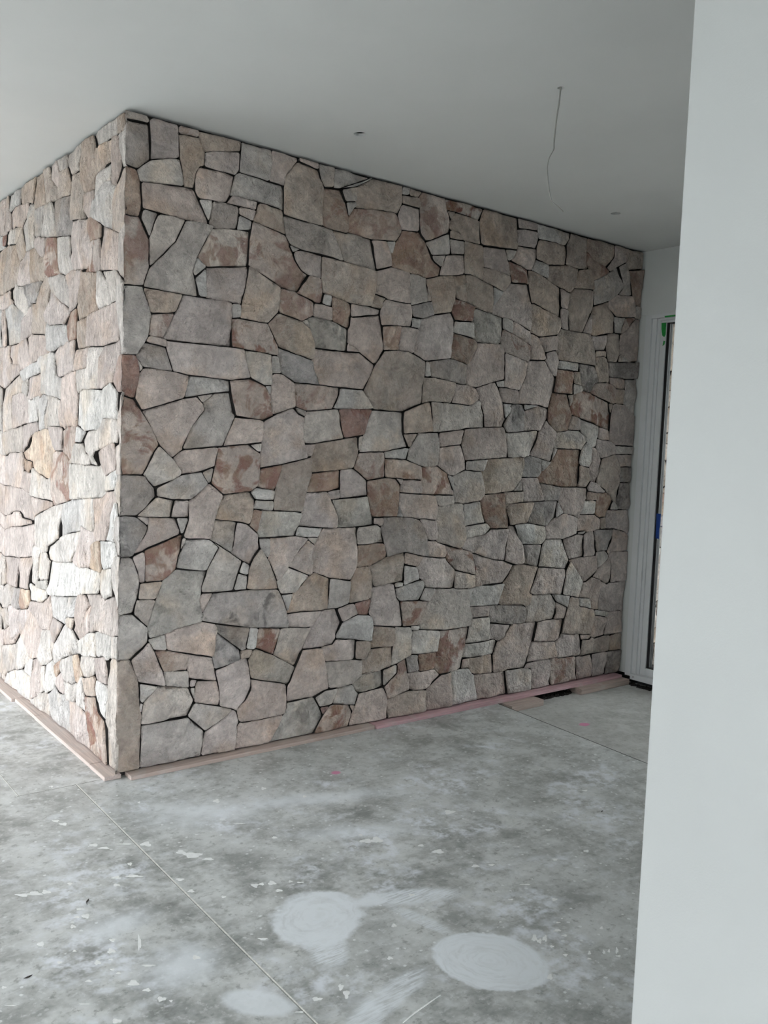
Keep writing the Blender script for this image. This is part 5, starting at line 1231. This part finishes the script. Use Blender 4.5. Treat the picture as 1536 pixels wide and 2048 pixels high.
o_ = Vector((hx, hy, CEIL))
obj('outer_sheath', tube('outer_sheath', [p-o_ for p in pts[:cut+1]], rad[:cut+1]), M_CABLE, cb)
obj('bare_core', tube('bare_core', [p-o_ for p in pts[cut:]], rad[cut:]), M_CABLE, cb)

# ------------------------------------------------------------------ marks and scraps on the floor
def floor_at(u, v):                      # surveyed spots on the slab
    d = _r*((u-768)/FPX)-_u*((v-1024)/FPX)+_f; t = -CAM_POS.z/d.z; q = CAM_POS+d*t; return q.x, q.y
rs = random.Random(5)
SPL = []
for u, v, w, h in SPOTS:
    x0, y0 = floor_at(u-w/2, v); x1, y1 = floor_at(u+w/2, v); xa, ya = floor_at(u, v-h/2); xb, yb = floor_at(u, v+h/2)
    SPL.append(((x0+x1)/2, (y0+y1)/2, Vector(((x1-x0)/2, (y1-y0)/2)), Vector(((xb-xa)/2, (yb-ya)/2))))
V = []; F = []
for cx, cy, a, b in SPL:
    n = 16; s = len(V); ph = rs.uniform(0, 6)
    for z in (0.0, .0006):
        r2 = random.Random(int(cx*1e4))
        for k in range(n):
            w = 2*math.pi*k/n; r = (.85+.20*math.sin(3*w+ph)+.10*math.sin(5*w-ph)+r2.uniform(-.08, .08))*(.92 if z else 1)
            q = Vector((cx, cy))+a*math.cos(w)*r+b*math.sin(w)*r; V.append((q.x, q.y, z))
    F.append(tuple(s+n+k for k in range(n)))
    F += [(s+k, s+(k+1) % n, s+n+(k+1) % n, s+n+k) for k in range(n)]
me = mesh('paint_splatter', V, F); bm = bmesh.new(); bm.from_mesh(me); bmesh.ops.recalc_face_normals(bm, faces=bm.faces); bm.to_mesh(me); bm.free()
obj('paint_splatter', me, M_SPLAT, kind='stuff', label='splashes of dried white plaster and paint on the concrete', cat='paint splatter')
def ribbon(name, path, w, mat, label, cat):
    pts2 = [Vector(floor_at(*q)) for q in path]; V = []; F = []; n = len(pts2); c = pts2[0]
    for i, q in enumerate(pts2):
        t = (pts2[min(i+1, n-1)]-pts2[max(i-1, 0)]).normalized(); s = Vector((-t.y, t.x))*w*(1 if 0 < i < n-1 else .5)
        for z in (.0004, .0020): V += [(q.x+s.x-c.x, q.y+s.y-c.y, z), (q.x-s.x-c.x, q.y-s.y-c.y, z)]
    for i in range(n-1):
        a = i*4; b = a+4
        F += [(a+2, a+3, b+3, b+2), (a, b, b+1, a+1), (a, a+2, b+2, b), (a+1, b+1, b+3, a+3)]
    F += [(0, 1, 3, 2), (4*n-4, 4*n-2, 4*n-1, 4*n-3)]
    obj(name, mesh(name, V, F), mat, label=label, cat=cat, loc=(c.x, c.y, 0))
ribbon('plastic_offcut', [(806, 2046), (830, 2026), (856, 2008), (881, 1991)], .0016, M_SPLAT, 'thin white plastic offcut lying on the concrete in the foreground', 'offcut')
def leaf(u, v, s, ang, label):
    x, y = floor_at(u, v); V = []; F = []
    prof = [(0, 0), (.35, .12), (.7, .10), (1, 0), (.7, -.12), (.35, -.10)]
    for z in (.0004, .0016):
        for a, b in prof: V.append((s*((a-.5)*math.cos(ang)-b*math.sin(ang)), s*((a-.5)*math.sin(ang)+b*math.cos(ang)), z+s*.12*abs(a-.5)))
    n = len(prof); F = [tuple(range(n))[::-1], tuple(range(n, 2*n))]+[(i, (i+1) % n, n+(i+1) % n, n+i) for i in range(n)]
    o = obj('dry_leaf', mesh('dry_leaf', V, F), M_LEAF, label=label, cat='leaf', group='dry leaves on the concrete', loc=(x, y, 0))
    obj('stem', mesh('stem', [(-s*.5*math.cos(ang), -s*.5*math.sin(ang), .001), (-s*.8*math.cos(ang+.3), -s*.8*math.sin(ang+.3), .001), (-s*.8*math.cos(ang+.3)+.001, -s*.8*math.sin(ang+.3), .002), (-s*.5*math.cos(ang)+.001, -s*.5*math.sin(ang), .002)], [(0, 1, 2, 3)]), M_LEAF, o)
leaf(175, 1803, .026, .9, 'curled black leaf scrap on the concrete below the white smear')
leaf(56, 1955, .024, .2, 'dark leaf scrap at the lower photo edge beside the saw cut')
leaf(1204, 1623, .016, .1, 'tiny dark leaf scrap on the darker concrete near the white wall end')
